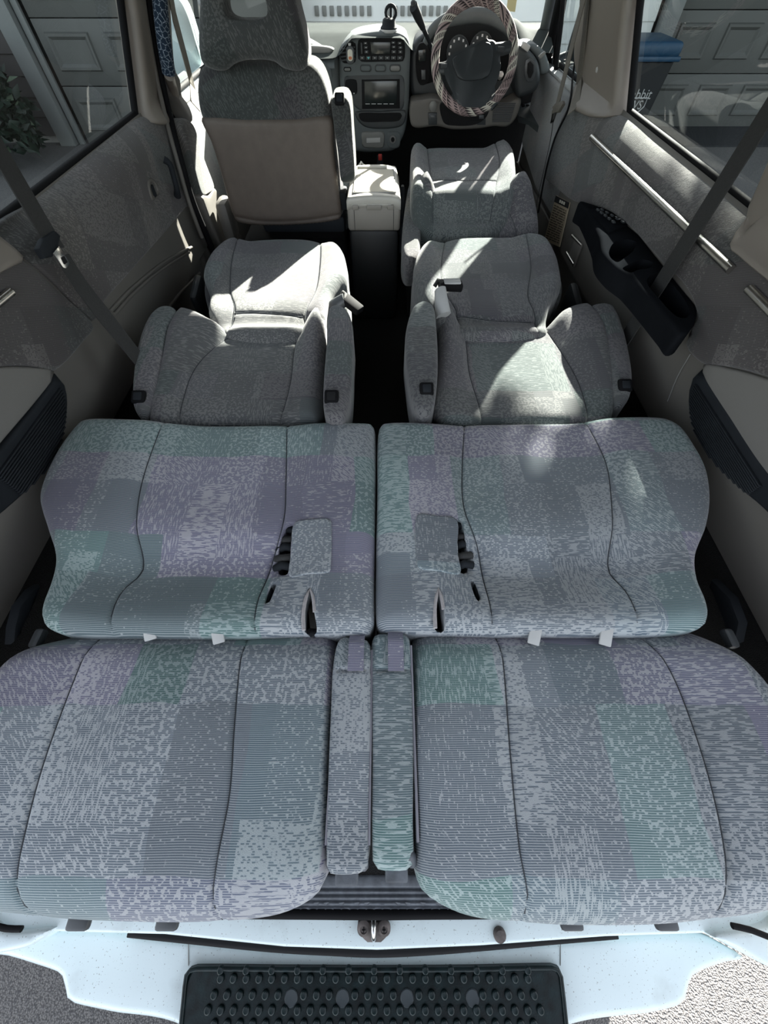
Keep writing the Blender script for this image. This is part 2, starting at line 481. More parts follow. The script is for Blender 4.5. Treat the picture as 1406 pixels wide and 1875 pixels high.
M = {}
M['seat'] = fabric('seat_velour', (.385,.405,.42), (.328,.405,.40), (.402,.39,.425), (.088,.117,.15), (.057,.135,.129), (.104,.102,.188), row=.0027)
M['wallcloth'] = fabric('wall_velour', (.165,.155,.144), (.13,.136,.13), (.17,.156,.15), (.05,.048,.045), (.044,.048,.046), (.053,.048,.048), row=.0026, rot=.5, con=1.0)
M['grey'] = simple('grey_plastic', (.15,.14,.125), .55, var=.05, vscale=6, bump=.25, bscale=900)
M['pillar'] = simple('taupe_pillar_plastic', (.25,.22,.19), .5, var=.05, vscale=5, bump=.2, bscale=900)
M['dark'] = simple('dark_plastic', (.020,.023,.027), .68, var=.1, bump=.25, bscale=1200, spec=.15)
M['black'] = simple('black_rubber', (.007,.007,.008), .75, var=.1, spec=.15)
M['hole'] = simple('black_recess', (.004,.004,.005), .9)
M['carpet'] = simple('black_carpet', (.006,.006,.0063), .95, var=.6, vscale=400, bump=.9, bscale=500, dist=.004)
M['dash'] = simple('dash_grey_plastic', (.13,.145,.148), .7, var=.06, bump=.25, bscale=1100, spec=.25)
M['dashdark'] = simple('dash_charcoal_plastic', (.035,.040,.043), .45, var=.08, bump=.25, bscale=1100)
M['trimgrey'] = simple('grey_button_plastic', (.20,.20,.19), .45, var=.05)
M['backpanel'] = simple('taupe_vinyl_back', (.12,.096,.079), .6, var=.08, vscale=30, bump=.4, bscale=420)
M['chrome'] = simple('satin_metal_strip', (.62,.60,.56), .28, 1.0, var=.06)
M['steel'] = simple('bright_steel', (.75,.75,.74), .2, 1.0, var=.05)
M['web'] = simple('grey_webbing', (.034,.034,.033), .75, var=.15, vscale=300, bump=.5, bscale=900)
M['webtan'] = simple('taupe_webbing', (.17,.155,.13), .75, var=.15, vscale=300, bump=.5, bscale=900)
M['paint'] = simple('white_car_paint', (.74,.82,.82), .28, var=.02, coat=.3)
M['coolerlid'] = simple('ivory_cooler_plastic', (.52,.50,.45), .45, var=.03, bump=.2, bscale=900)
M['coolergrey'] = simple('beige_cooler_plastic', (.26,.24,.21), .5, var=.03, bump=.2, bscale=900)
M['coolerdark'] = simple('cooler_base_plastic', (.007,.008,.009), .55, var=.1)
M['piping'] = simple('pale_piping', (.45,.42,.42), .8, var=.1, vscale=200)
M['tab'] = simple('pale_grey_tab', (.50,.50,.49), .6, var=.06)
M['scuff'] = simple('grey_scuff_plate', (.10,.11,.125), .45, var=.35, vscale=45, bump=.3, bscale=300)
M['rust'] = simple('rusty_metal', (.10,.085,.08), .6, .4, var=.5, vscale=60)
M['red'] = simple('red_plastic', (.55,.05,.04), .4)
M['cream'] = simple('cream_print', (.75,.72,.62), .7)
M['white'] = simple('white_print', (.8,.8,.8), .6)
M['screen'] = simple('dark_screen_glass', (.018,.023,.023), .16, var=.02)
M['thread'] = simple('dark_seam_thread', (.06,.066,.072), .9)
M['trimgrey2'] = simple('charcoal_button', (.07,.075,.08), .35)
M['seat_mid_shade'] = fabric('middle_seat_velour_shaded', (.185,.185,.181), (.165,.183,.178), (.19,.183,.185), (.056,.061,.066), (.046,.063,.063), (.059,.057,.072), row=.0027)  # darkened copy of the seat velour, the dimmer mid-cabin light put into its colour
M['seat_back_shade'] = fabric('front_seat_velour_shaded', (.085,.087,.083), (.074,.085,.081), (.087,.084,.084), (.023,.026,.027), (.021,.027,.026), (.025,.024,.029), row=.003, rot=1.2)  # same velour darkened further, shade on the front seatback painted into the colour
M['dashtop'] = simple('dark_dash_top_vinyl', (.05,.058,.056), .85, var=.06, bump=.25, bscale=1100, spec=.03)
M['tray'] = simple('matte_black_tray', (.011,.012,.014), .85, var=.1, bump=.2, bscale=1200, spec=0.0)
def car_paint():
    m, nt, b = nodes('white_car_paint'); t = NT(nt); b.inputs['Roughness'].default_value = .3; b.inputs['Coat Weight'].default_value = .25
    tc = t.n('ShaderNodeTexCoord').outputs['Object']
    sp_ = t.rng(t.noise(tc, 330, 1, '3D'), .70, .75); st = t.rng(t.noise(tc, 14, 4, '3D'), .56, .78, 0, .28)
    f = t.m('MAXIMUM', t.m('MULTIPLY', sp_, .75), st)
    t.l(t.mix(f, C(.74,.84,.85), C(.22,.22,.20)), b.inputs['Base Color']); return m
M['paint'] = car_paint()
# ================================================================== glass
def glass(name, tint, refl=1.0):
    m = bpy.data.materials.new(name); m.use_nodes = True; nt = m.node_tree; nt.nodes.clear(); t = NT(nt)
    tr = t.n('ShaderNodeBsdfTransparent'); tr.inputs[0].default_value = C(*tint)
    gl = t.n('ShaderNodeBsdfGlossy'); gl.inputs['Roughness'].default_value = .01; gl.inputs[0].default_value = C(refl, refl, refl)
    ge = t.n('ShaderNodeNewGeometry'); dp = t.n('ShaderNodeVectorMath', operation='DOT_PRODUCT'); t.l(ge.outputs['Normal'], dp.inputs[0]); t.l(ge.outputs['Incoming'], dp.inputs[1])
    fr = t.m('MULTIPLY_ADD', t.m('POWER', t.m('SUBTRACT', 1.0, t.m('ABSOLUTE', dp.outputs['Value']), clamp=True), 5.0), .92, .06)
    mx = t.n('ShaderNodeMixShader'); out = t.n('ShaderNodeOutputMaterial')
    t.l(fr, mx.inputs[0]); t.l(tr.outputs[0], mx.inputs[1]); t.l(gl.outputs[0], mx.inputs[2]); t.l(mx.outputs[0], out.inputs[0])
    return m
M['tint'] = glass('privacy_glass', (.62, .67, .655))
M['clear'] = glass('clear_glass', (.86, .90, .88))
M['clear_r'] = glass('door_glass', (.60, .66, .65))

# ================================================================== setting: floor, ground, roof, walls
def asphalt():
    m, nt, b = nodes('asphalt'); t = NT(nt); tc = t.n('ShaderNodeTexCoord').outputs['Object']
    a = t.noise(tc, 260, 2, '3D'); v = t.n('ShaderNodeTexVoronoi'); v.inputs['Scale'].default_value = 230; t.l(tc, v.inputs['Vector'])
    f = t.rng(t.m('ADD', t.m('MULTIPLY', a, .6), t.m('MULTIPLY', v.outputs['Distance'], .6)), .35, .75)
    t.l(t.mix(f, C(.235, .225, .215), C(.075, .073, .074)), b.inputs['Base Color']); b.inputs['Roughness'].default_value = .9
    t.l(t.bump(v.outputs['Distance'], .9, .005), b.inputs['Normal']); return m
M['asphalt'] = asphalt()
ground = struct(grid('ground', lambda a, b: (-30 + 60 * a, -25 + 60 * b, -.6), 6, 6, M['asphalt']))
floor = struct(rbox('floor', (0, 1.43, -.03), (1.60, 3.26, .06), M['carpet'], bev=0))
roof = struct(rbox('ceiling', (0, 1.28, 1.275), (1.36, 2.50, .05), simple('grey_headliner', (.20, .19, .175), .9, bump=.3, bscale=500), bev=.02))

def side_wall(side, name):
    pf = prof_r if side > 0 else prof_l
    zs = [.0, .05, .27, .28] + list(np.linspace(.30, .60, 8)) + list(np.linspace(.612, .700, 12))
    def fn(a, b):
        i = b * (len(zs) - 1); i0 = min(int(i), len(zs) - 2); z = zs[i0] + (zs[i0 + 1] - zs[i0]) * (i - i0)
        x = pf(z) if z > .275 else pf(.3) + side * .03
        y = .02 + a * 2.02
        return (x, y, z)
    o = grid(name, fn, 30, len(zs) - 1, M['grey'], ang=35)
    return struct(o)
wall_r = side_wall(1, 'wall_right'); wall_l = side_wall(-1, 'wall_left')
# black carpet below the plastic panels
for s, w in ((1, wall_r), (-1, wall_l)):
    x = (prof_r if s > 0 else prof_l)(.3)
    rbox('carpet_liner', (x + s * .012, .62, .147), (.012, 1.20, .285), M['carpet'], w, bev=.003)

def wpad(name, side, pix, mat, parent, r=.006, th=.004, sp=.03, off=0.0, tuckout=None, **k):
    """panel lying on a side wall, outline given where the photo shows it"""
    pf = prof_r if side > 0 else prof_l
    out = [W(u, v, side, off) if not isinstance(u, str) else v for u, v in pix]
    if tuckout: out = [(y + (c_[0]) , z) for (y, z), c_ in zip(out, tuckout)]
    vp = np.vectorize(pf)
    return pad(name, out, off + th, r, th + .012, mat, parent, sp=sp,
               map3=lambda a, b, h: (pf(b) - side * h, a, b), flip=(side > 0), **k)
YZ = 'yz'
# ---- right wall
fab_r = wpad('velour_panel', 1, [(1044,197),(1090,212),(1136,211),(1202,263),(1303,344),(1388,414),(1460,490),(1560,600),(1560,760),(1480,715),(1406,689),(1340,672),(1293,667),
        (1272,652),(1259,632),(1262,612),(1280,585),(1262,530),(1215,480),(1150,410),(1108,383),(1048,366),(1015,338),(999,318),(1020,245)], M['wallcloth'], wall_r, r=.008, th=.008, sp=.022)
def bar_on(side, a, b, name, parent, w=.018, th=.012, off=.012):
    pf = prof_r if side > 0 else prof_l
    (y0, z0), (y1, z1) = W(*a, side, off), W(*b, side, off)
    pts = [(pf(z0) - side * off, y0, z0), (pf((z0+z1)/2) - side * off, (y0+y1)/2, (z0+z1)/2), (pf(z1) - side * off, y1, z1)]
    return tube(name, pts, w * .5, M['chrome'], parent, n=12, sp=.1, smooth=False, flat=.9)
bar_on(1, (1083, 251), (1338, 494), 'metal_rail', wall_r)
bar_on(1, (1371, 529), (1480, 640), 'metal_rail', wall_r)
bar_on(-1, (20, 535), (-70, 610), 'metal_rail', wall_l)
# warning sticker on the plastic panel
def sticker():
    n = Vector((-1, 0, 0)); X = .7445
    q = [P(1018,358,X=X), P(1043,371,X=X), P(1031,432,X=X), P(1002,480,X=X), P(1003,420,X=X)]
    q = [P(1018,358,X=X), P(1043,371,X=X), P(1024,452,X=X), P(996,440,X=X)]
    s = plate('warning_sticker', q, n, .003, simple('cream_sticker', (.50, .42, .30), .6), wall_r, bev=0)
    s['label'] = 'cream warning sticker with a black heading strip'
    def lerp(a, b, t): return a + (b - a) * t
    def at(i, j): return lerp(lerp(q[0], q[1], i), lerp(q[3], q[2], i), j) + n * .0015
    plate('heading', [at(0, 0), at(1, 0), at(1, .13), at(0, .13)], n, .001, M['hole'], s, bev=0)
    rnd = random.Random(3)
    for i in range(3):
        plate('heading_mark', [at(.36+.14*i, .035), at(.46+.14*i, .035), at(.46+.14*i, .095), at(.36+.14*i, .095)], n, -.0008, M['cream'], s, bev=0)
    ink = simple('brown_ink', (.09, .07, .05), .7)
    for k in range(15):
        j = .18 + k * .052; a = .08
        while a < .9:
            w = rnd.uniform(.08, .3); b = min(.93, a + w)
            plate('print_line', [at(a, j), at(b, j), at(b, j + .024), at(a, j + .024)], n, -.0008, ink, s, bev=0)
            a = b + rnd.uniform(.03, .07)
sticker()
# small pull-out latch
lt = rbox('ashtray_latch', P(1053,462,X=.744), (.012, .075, .075), M['grey'], wall_r, bev=.004)
for (a, b) in (((1047,431),(1065,450)), ((1037,462),(1050,484))):
    tube('metal_lip', [P(*a, X=.738), P(*b, X=.738)], .004, M['chrome'], lt, smooth=False)
# speaker panels
def speaker(side, wall, panel, grille, edge, nslat):
    wpad('speaker_surround', side, panel, simple('grey_speaker_surround', (.21,.20,.185), .6, bump=.3, bscale=700) if side > 0 else bpy.data.materials['grey_speaker_surround'], wall, r=.006, th=.010, sp=.03)
    g = wpad('speaker_grille', side, grille, M['dark'], wall, r=.008, th=.012, sp=.03)
    pf = prof_r if side > 0 else prof_l
    out = cat([W(u, v, side) for u, v in grille], .02); out = out.mean(0) + (out - out.mean(0)) * .93
    a, b = np.array(W(*edge[0], side)), np.array(W(*edge[1], side)); d = (b - a) / np.linalg.norm(b - a); nn = np.array([-d[1], d[0]])
    if (out.mean(0) - a) @ nn < 0: nn = -nn
    wid = max((out - a) @ nn)
    end = np.array(W(*edge[2], side))
    for k in range(nslat):
        o = a + nn * (.018 + (wid - .022) * k / (nslat - 1)); ts = []
        for i in range(len(out)):
            p, q = out[i], out[(i + 1) % len(out)]; s0, s1 = (p - o) @ nn, (q - o) @ nn
            if s0 * s1 < 0: c = p + (q - p) * s0 / (s0 - s1); ts.append((c - o) @ d)
        if len(ts) < 2: continue
        t0, t1 = min(ts) + .006, min(max(ts) - .010, (end - o) @ d)
        if t1 - t0 < .02: continue
        p0, p1 = o + d * t0, o + d * t1; mid = (p0 + p1) / 2
        rbox('slat', (pf(mid[1]) - side * .0155, mid[0], mid[1]), (.007, t1 - t0, .0034), M['black'] if False else M['dark'], g, bev=.001, rot=(math.atan2(d[1], d[0]), 0, 0), seg=1)
speaker(1, wall_r, [(1291,668),(1340,674),(1406,692),(1500,730),(1620,900),(1620,1100),(1406,862),(1300,702)],
        [(1289,676),(1300,694),(1345,760),(1406,852),(1540,1020),(1560,1120),(1460,990),(1406,932),(1360,893),(1318,850),(1284,800),(1268,755),(1268,715),(1275,692)],
        ((1300,700),(1406,858),(1404,893)), 14)
speaker(-1, wall_l, [(96,680),(60,673),(0,672),(-90,690),(-230,860),(-230,1060),(0,805),(88,700)],
        [(97,684),(88,700),(45,757),(0,812),(-130,970),(-160,1090),(-60,985),(0,936),(48,893),(88,845),(110,795),(117,740),(112,705)],
        ((86,702),(0,815),(3,890)), 14)
# quarter panel crease lines on the right
tube('panel_joint', [P(1264,648,X=.747), P(1240,690,X=.747), P(1222,735,X=.747)], .0012, M['trimgrey'], wall_r, n=6)
# armrest tray moulded into the right wall
def tray():
    ky, kz = (0, 1.30, 1.57, 1.72, 1.84), (.545, .545, .520, .497, .455)
    def zf(b): return float(np.interp(b, ky, kz))
    def S(u, v):
        z = .545
        for _ in range(15): p = P(u, v, Z=z); z = .5 * z + .5 * zf(p.y)
        if p.x > .752: p = P(u, v, X=.752)
        return (p.x, p.y)
    o = [S(u, v) for u, v in ((1060,372),(1073,381),(1099,435),(1105,463),(1127,489),(1158,512),(1231,594),(1246,612),(1263,606),(1279,566),(1258,525),(1215,482),(1148,409),(1109,383),(1064,367))]
    z = lambda a, b: np.interp(b, ky, kz)
    hl = lambda px: [S(u, v) for u, v in px]
    holes = [hl([(1118,472),(1115,460),(1126,443),(1148,438),(1164,443),(1160,458),(1146,470),(1130,480)]),
             hl([(1140,492),(1152,484),(1176,475),(1194,480),(1190,490),(1168,494),(1154,499)]),
             hl([(1184,514),(1208,499),(1238,528),(1262,566),(1257,582),(1240,580),(1212,553)])]
    t = pad('armrest_tray', o, z, .010, .045, M['tray'], wall_r, sp=.012, holes=holes, hole_depth=.05, hole_mat=M['hole'], ang=50)
    t['label'] = 'black moulded armrest tray with cup holders and a switch pod'
    n = Vector((0, .10, 1)).normalized()
    sw = [Vector((*S(u, v), .549)) for u, v in ((1079,385),(1098,380),(1124,392),(1148,414),(1130,421),(1113,429))]
    c = sum((Vector((p.x, p.y, zf(p.y) + .004)) for p in sw), Vector()) / 6; sw = [Vector((p.x, p.y, c.z - (p.y - c.y) * .10)) for p in sw]
    pl = plate('switch_pod', sw, n, .012, M['tray'], t, bev=.003)
    e0 = (sw[1] + sw[0]) / 2; e1 = (sw[3] + sw[4]) / 2; ax = (e1 - e0).normalized(); ay = n.cross(ax); L = (e1 - e0).length
    for i in range(5):
        for j in range(2):
            q = e0 + ax * L * (.18 + .16 * i) + ay * (.016 - .030 * j) * (.45 + .14 * i)
            rbox('switch', q + n * .002, (.016, .009, .006), M['dashdark'], t, bev=.0015, rot=(-.1, 0, math.atan2(ax.y, ax.x)), seg=1)
    for i in range(3):
        q = e0 + ax * L * (.62 + .12 * i); rbox('switch_mark', q + n * .0055 + ay * .012, (.002, .007, .001), M['tab'], t, bev=0, rot=(-.1, 0, math.atan2(ax.y, ax.x)))
    return t
tray()
# ---- left wall
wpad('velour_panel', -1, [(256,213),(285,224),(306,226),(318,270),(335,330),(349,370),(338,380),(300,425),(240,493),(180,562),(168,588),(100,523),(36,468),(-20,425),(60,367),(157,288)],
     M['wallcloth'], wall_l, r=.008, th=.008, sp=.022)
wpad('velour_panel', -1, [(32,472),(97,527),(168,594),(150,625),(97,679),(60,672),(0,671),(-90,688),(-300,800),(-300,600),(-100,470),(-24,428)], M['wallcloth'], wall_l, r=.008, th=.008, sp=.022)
# raised swage lines on the sliding door plastic
for pp in ([(350,452),(300,480),(240,528),(200,570)], [(345,462),(300,490),(250,530),(208,575)], [(365,500),(330,535),(310,560)]):
    tube('swage_line', [(prof_l(W(u, v, -1)[1]) + .002, *W(u, v, -1)) for u, v in pp], .005, M['grey'], wall_l, n=8)
# grab handle and inside door latch on the left sliding door
hd = [(-.735, *W(300, 292, -1, .03)), (-.722, *W(309, 300, -1, .04)), (-.722, *W(316, 322, -1, .04)), (-.722, *W(322, 345, -1, .04)), (-.735, *W(325, 358, -1, .03))]
gh = tube('grab_handle', hd, [.011, .009, .0085, .009, .012], M['dark'], wall_l, n=12, sp=.01)
gh['label'] = 'black curved grab handle on the sliding door'
lp = [W(u, v, -1) for u, v in ((265,335),(272,326),(280,334),(286,350),(281,362),(273,366))]
lo = pad('door_latch_bezel', lp, .012, .004, .012, M['grey'], wall_l, sp=.01, map3=lambda a, b, h: (prof_l(b) + h, a, b),
         holes=[[tuple(np.array(lp).mean(0) + (np.array(q) - np.array(lp).mean(0)) * .62) for q in lp]], hole_depth=.02, hole_mat=M['hole'])
rbox('latch_lever', (prof_l(.5) + .010, *W(275, 350, -1)), (.006, .022, .03), M['dark'], lo, bev=.002)

# ================================================================== pillars and window surrounds
def up(side, p0, p1, off, z=1.25):
    (y0, z0), (y1, z1) = W(*p0, side, off), W(*p1, side, off); return ('yz', (y1 + (y1 - y0) * (z - z1) / (z1 - z0), z))
trim1 = struct(wpad('trim_1', 1, [up(1,(1062,110),(1075,0),.03),(1075,0),(1062,110),(1056,195),(1068,207),(1092,215),(1134,211),(1141,190),(1150,100),(1161,0),up(1,(1150,100),(1161,0),.03)], M['pillar'], None, r=.02, th=.03, sp=.03, off=.0, ang=40))
lathe('screw_cap', [(.0, .004), (.006, .003), (.008, 0), (.008, -.004)], W3(1093, 128, 1, .03), (-1, 0, -.27), M['tab'], trim1, n=14)
trim2 = struct(wpad('trim_2', -1, [up(-1,(243,90),(231,0),.03),(231,0),(243,90),(258,211),(272,224),(298,229),(306,219),(292,160),(272,80),(258,0),up(-1,(272,80),(258,0),.03)], M['pillar'], None, r=.02, th=.03, sp=.03, ang=40))
yzs = lambda l: [('yz', q) for q in l]
trim3 = struct(wpad('trim_3', 1, [(1392,378),(1353,450),(1366,467),(1420,512),(1500,570)] + yzs([(.66, .70), (.70, 1.25), (.93, 1.25)]), M['pillar'], None, r=.02, th=.035, sp=.03, ang=40))
for k in range(3):
    a, b = [Vector((prof_r(z) - .036, .83 - k * .022, z)) for z in (.70, 1.2)]; tube('pillar_rib', [a, b], .005, M['grey'], trim3, n=6, smooth=False)
trim4 = struct(wpad('trim_4', -1, [(-30,425),(5,452),(30,469),(22,482),(0,492),(-90,540)] + yzs([(.60, .70), (.64, 1.25), (.86, 1.25)]), M['pillar'], None, r=.02, th=.035, sp=.03, ang=40))
for nm, s in (('trim_5', 1), ('trim_6', -1)):
    struct(rbox(nm, (s * .67, 1.3, 1.225), (.07, 2.5, .07), M['pillar'], bev=.015))
def window(name, side, q, mat, off=-.012, seal=True):
    """leaning pane: corners (y, z) rear-low, front-low, front-high, rear-high"""
    pf = prof_r if side > 0 else prof_l
    c = [Vector((pf(max(z, .697)) - side * off, y, z)) for y, z in q]
    w = struct(grid(name, lambda a, b: (c[0] * (1 - a) + c[1] * a) * (1 - b) + (c[3] * (1 - a) + c[2] * a) * b, 4, 4, mat))
    if seal:
        for i, r_ in ((0, .010), (1, .011), (2, .012), (3, .012)):
            a, b = c[i], c[(i + 1) % 4]; tube('window_seal', [a, b], r_, M['black'], w, n=8, smooth=False)
    return w
def front_edge(side, lo, hi, z=1.2):
    (y0, z0), (y1, z1) = W(*lo, side), W(*hi, side); k = (y1 - y0) / (z1 - z0); return (y0 + k * (.70 - z0), .70), (y0 + k * (z - z0), z)
fa, fb = front_edge(1, (1139, 213), (1165, 0)); ga, gb = front_edge(-1, (256, 214), (228, 0))
window('window_1', 1, [(.94, .70), fa, fb, (.94, 1.2)], M['tint'])
window('window_2', -1, [(.86, .70), ga, gb, (.86, 1.2)], M['tint'])
window('window_3', 1, [(.12, .70), (.80, .70), (.80, 1.2), (.12, 1.2)], M['tint'])
window('window_4', -1, [(.12, .70), (.72, .70), (.72, 1.2), (.12, 1.2)], M['tint'])
window('window_5', 1, [(2.08, .68), (2.84, .68), (2.56, 1.2), (2.20, 1.2)], M['clear_r'])
window('window_6', -1, [(2.04, .68), (2.84, .68), (2.56, 1.2), (2.20, 1.2)], M['clear_r'])
ws = struct(grid('window_7', lambda a, b: ((-.74 + 1.48 * a) * (1 - .13 * b), 3.04 - .46 * b - .10 * (2 * a - 1) ** 2, .745 + .475 * b), 12, 8, M['clear']))
plate('windscreen_sticker', [P(u, v, Y=2.80) for u, v in ((931,-14),(948,-12),(943,22),(927,20))], (0, -1, .1), .001, simple('cream_windscreen_sticker', (.62,.54,.30), .7), ws, bev=0)
for nm, s in (('trim_7', 1), ('trim_8', -1)):
    a = tube(nm, [(s * .78, 3.02, .60), (s * .765, 2.92, .78), (s * .72, 2.76, .98), (s * .665, 2.52, 1.23)], .034, M['dash'], n=10, flat=.7); struct(a)
    b = tube('black_frame', [(s * .80, 2.88, .60), (s * .785, 2.84, .78), (s * .74, 2.68, .98), (s * .685, 2.48, 1.2)], .022, M['black'], a, n=8)
    tube('quarter_frame', [(s * .80, 2.70, .66), (s * .77, 2.69, .80), (s * .70, 2.66, 1.05)], .010, M['black'], a, n=8, smooth=False)
struct(rbox('trim_9', (0, 2.53, 1.245), (1.36, .09, .06), M['pillar'], bev=.02))
for s in (-1,):
    rbox('added_sun_blocker', (s * .41, 2.51, 1.05), (.46, .022, .30), M['pillar'], roof, bev=.01, rot=(.25, 0, 0))  # unseen visor shape, added and sized to block sun from the left wall

# ================================================================== front doors inside, left B pillar
def door(name, side, y0, y1):
    x = .775 * side
    w = struct(rbox(name, (x + side * .02, (y0 + y1) / 2, .34), (.03, y1 - y0, .64), M['grey'], bev=.01))
    pad('velour_panel', [(y0+.01, .30), (y0+.01, .655), (y1-.01, .665), (y1-.01, .36), ((y0+y1)/2, .30)], 0, .02, .012, M['wallcloth2'], w, sp=.03, sharp=True,
        map3=lambda a, b, h: (x - side * (.008 + h) , a, b), flip=(side > 0))
    rbox('sill_cap', (side * .797, (y0 + y1) / 2, .662), (.05, y1 - y0, .014), M['wallcloth2s'], w, bev=.006)
    rbox('lower_panel', (x - side * .004, (y0 + y1) / 2, .16), (.02, y1 - y0 - .02, .26), M['grey'], w, bev=.008)
    return w
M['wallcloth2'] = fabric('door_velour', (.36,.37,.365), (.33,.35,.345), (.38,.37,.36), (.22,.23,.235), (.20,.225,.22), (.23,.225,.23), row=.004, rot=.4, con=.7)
M['wallcloth2s'] = simple('door_top_velour', (.38,.385,.37), .9, var=.1, vscale=60)
dr = door('door_1', 1, 1.98, 2.92); dl = door('door_2', -1, 1.98, 2.92)
# driver's window switch pod
def pod():
    n = Vector((-.25, -.05, .97)).normalized(); z = .50
    out = [P(u, v, Z=z) for u, v in ((945,196),(962,190),(985,196),(1001,222),(985,227),(968,214),(950,207))]
    c = sum(out, Vector()) / len(out); out = [p - n * (p - c).dot(n) for p in out]
    b = plate('window_switch_pod', out, n, .022, M['dash'], dr, bev=.006)
    b['label'] = 'dark window switch pod on the driver door'
    for q in ((958,196),(966,197),(974,199),(964,193)):
        p = P(*q, Z=z); rbox('switch', p + n * .006, (.014, .022, .012), M['black'], b, bev=.003)
    pts = [P(u, v, Z=z + .004) for u, v in ((978,208),(986,205),(994,218),(987,221))]; cc = sum(pts, Vector()) / 4
    plate('pull_recess', [p - n * (p - cc).dot(n) for p in pts], n, .01, M['hole'], b, bev=0)
pod()
# left B pillar between the sliding door and the front door
bp = struct(rbox('trim_10', (-.80, 1.92, .33), (.05, .20, .66), M['grey'], bev=.01))
def bpad(name, px, mat, r=.01):
    return wpad(name, -1, px, mat, bp, r=r, th=.028, off=.03, sp=.02, ang=40)
bpad('pillar_cover', [(262,-60),(298,125),(308,150),(336,224),(341,215),(318,150),(306,120),(290,-60)], M['grey'])
bpad('velour_cover', [(318,225),(340,226),(362,290),(381,342),(370,356),(357,356),(345,318)], M['wallcloth'])
bpad('lower_cover', [(357,360),(371,358),(383,345),(410,400),(436,440),(440,480),(410,480)], M['grey'])
tube('door_seal', [W3(u, v, -1, .036) for u, v in ((266,-80),(272,0),(289,110),(309,205),(328,280),(352,365),(378,430),(395,470))], [.010,.010,.011,.011,.011,.011,.012,.012], M['black'], bp, n=8)
tube('seal_lip', [W3(u, v, -1, .026) for u, v in ((255,-80),(262,0),(282,120),(303,215),(322,285),(346,370),(370,435))], .008, M['grey'], bp, n=8)
# right B pillar lower edge strip beside the belt
bq = struct(rbox('trim_11', (.80, 1.96, .33), (.045, .13, .66), M['grey'], bev=.01))
tube('door_seal', [W3(u, v, 1, .022) for u, v in ((1066,-60),(1060,60),(1050,130),(1040,200),(1015,255),(998,320),(985,390))], .004, M['black'], bq, n=8)
# bulkhead and footwell
fw = struct(rbox('wall_front', (0, 3.0, .30), (1.58, .05, .76), M['carpet'], bev=0))
fl2 = rbox('tunnel_hump', (-.03, 2.55, .10), (.42, .75, .22), M['carpet'], floor, bev=.04)
rbox('engine_hump', (0.35, 2.10, .14), (.48, .66, .28), M['carpet'], floor, bev=.03)
rbox('engine_hump', (-.40, 2.10, .14), (.46, .66, .28), M['carpet'], floor, bev=.03)
# ================================================================== seats
def XY(px, z): return [(p.x, p.y) for p in (P(u, v, Z=z) for u, v in px)]
def gss(a, s): return np.exp(-(a / s) ** 2)
def sst(x, a, b):
    t = np.clip((x - a) / (b - a), 0, 1); return t * t * (3 - 2 * t)
def lat(x, lo, hi, w):            # 0 between lo and hi, rising to 1 outside over w
    return sst(lo - x, -w * .2, w) + sst(x - hi, -w * .2, w)
def mirror(px, c=1374): return px
T = M['seat']
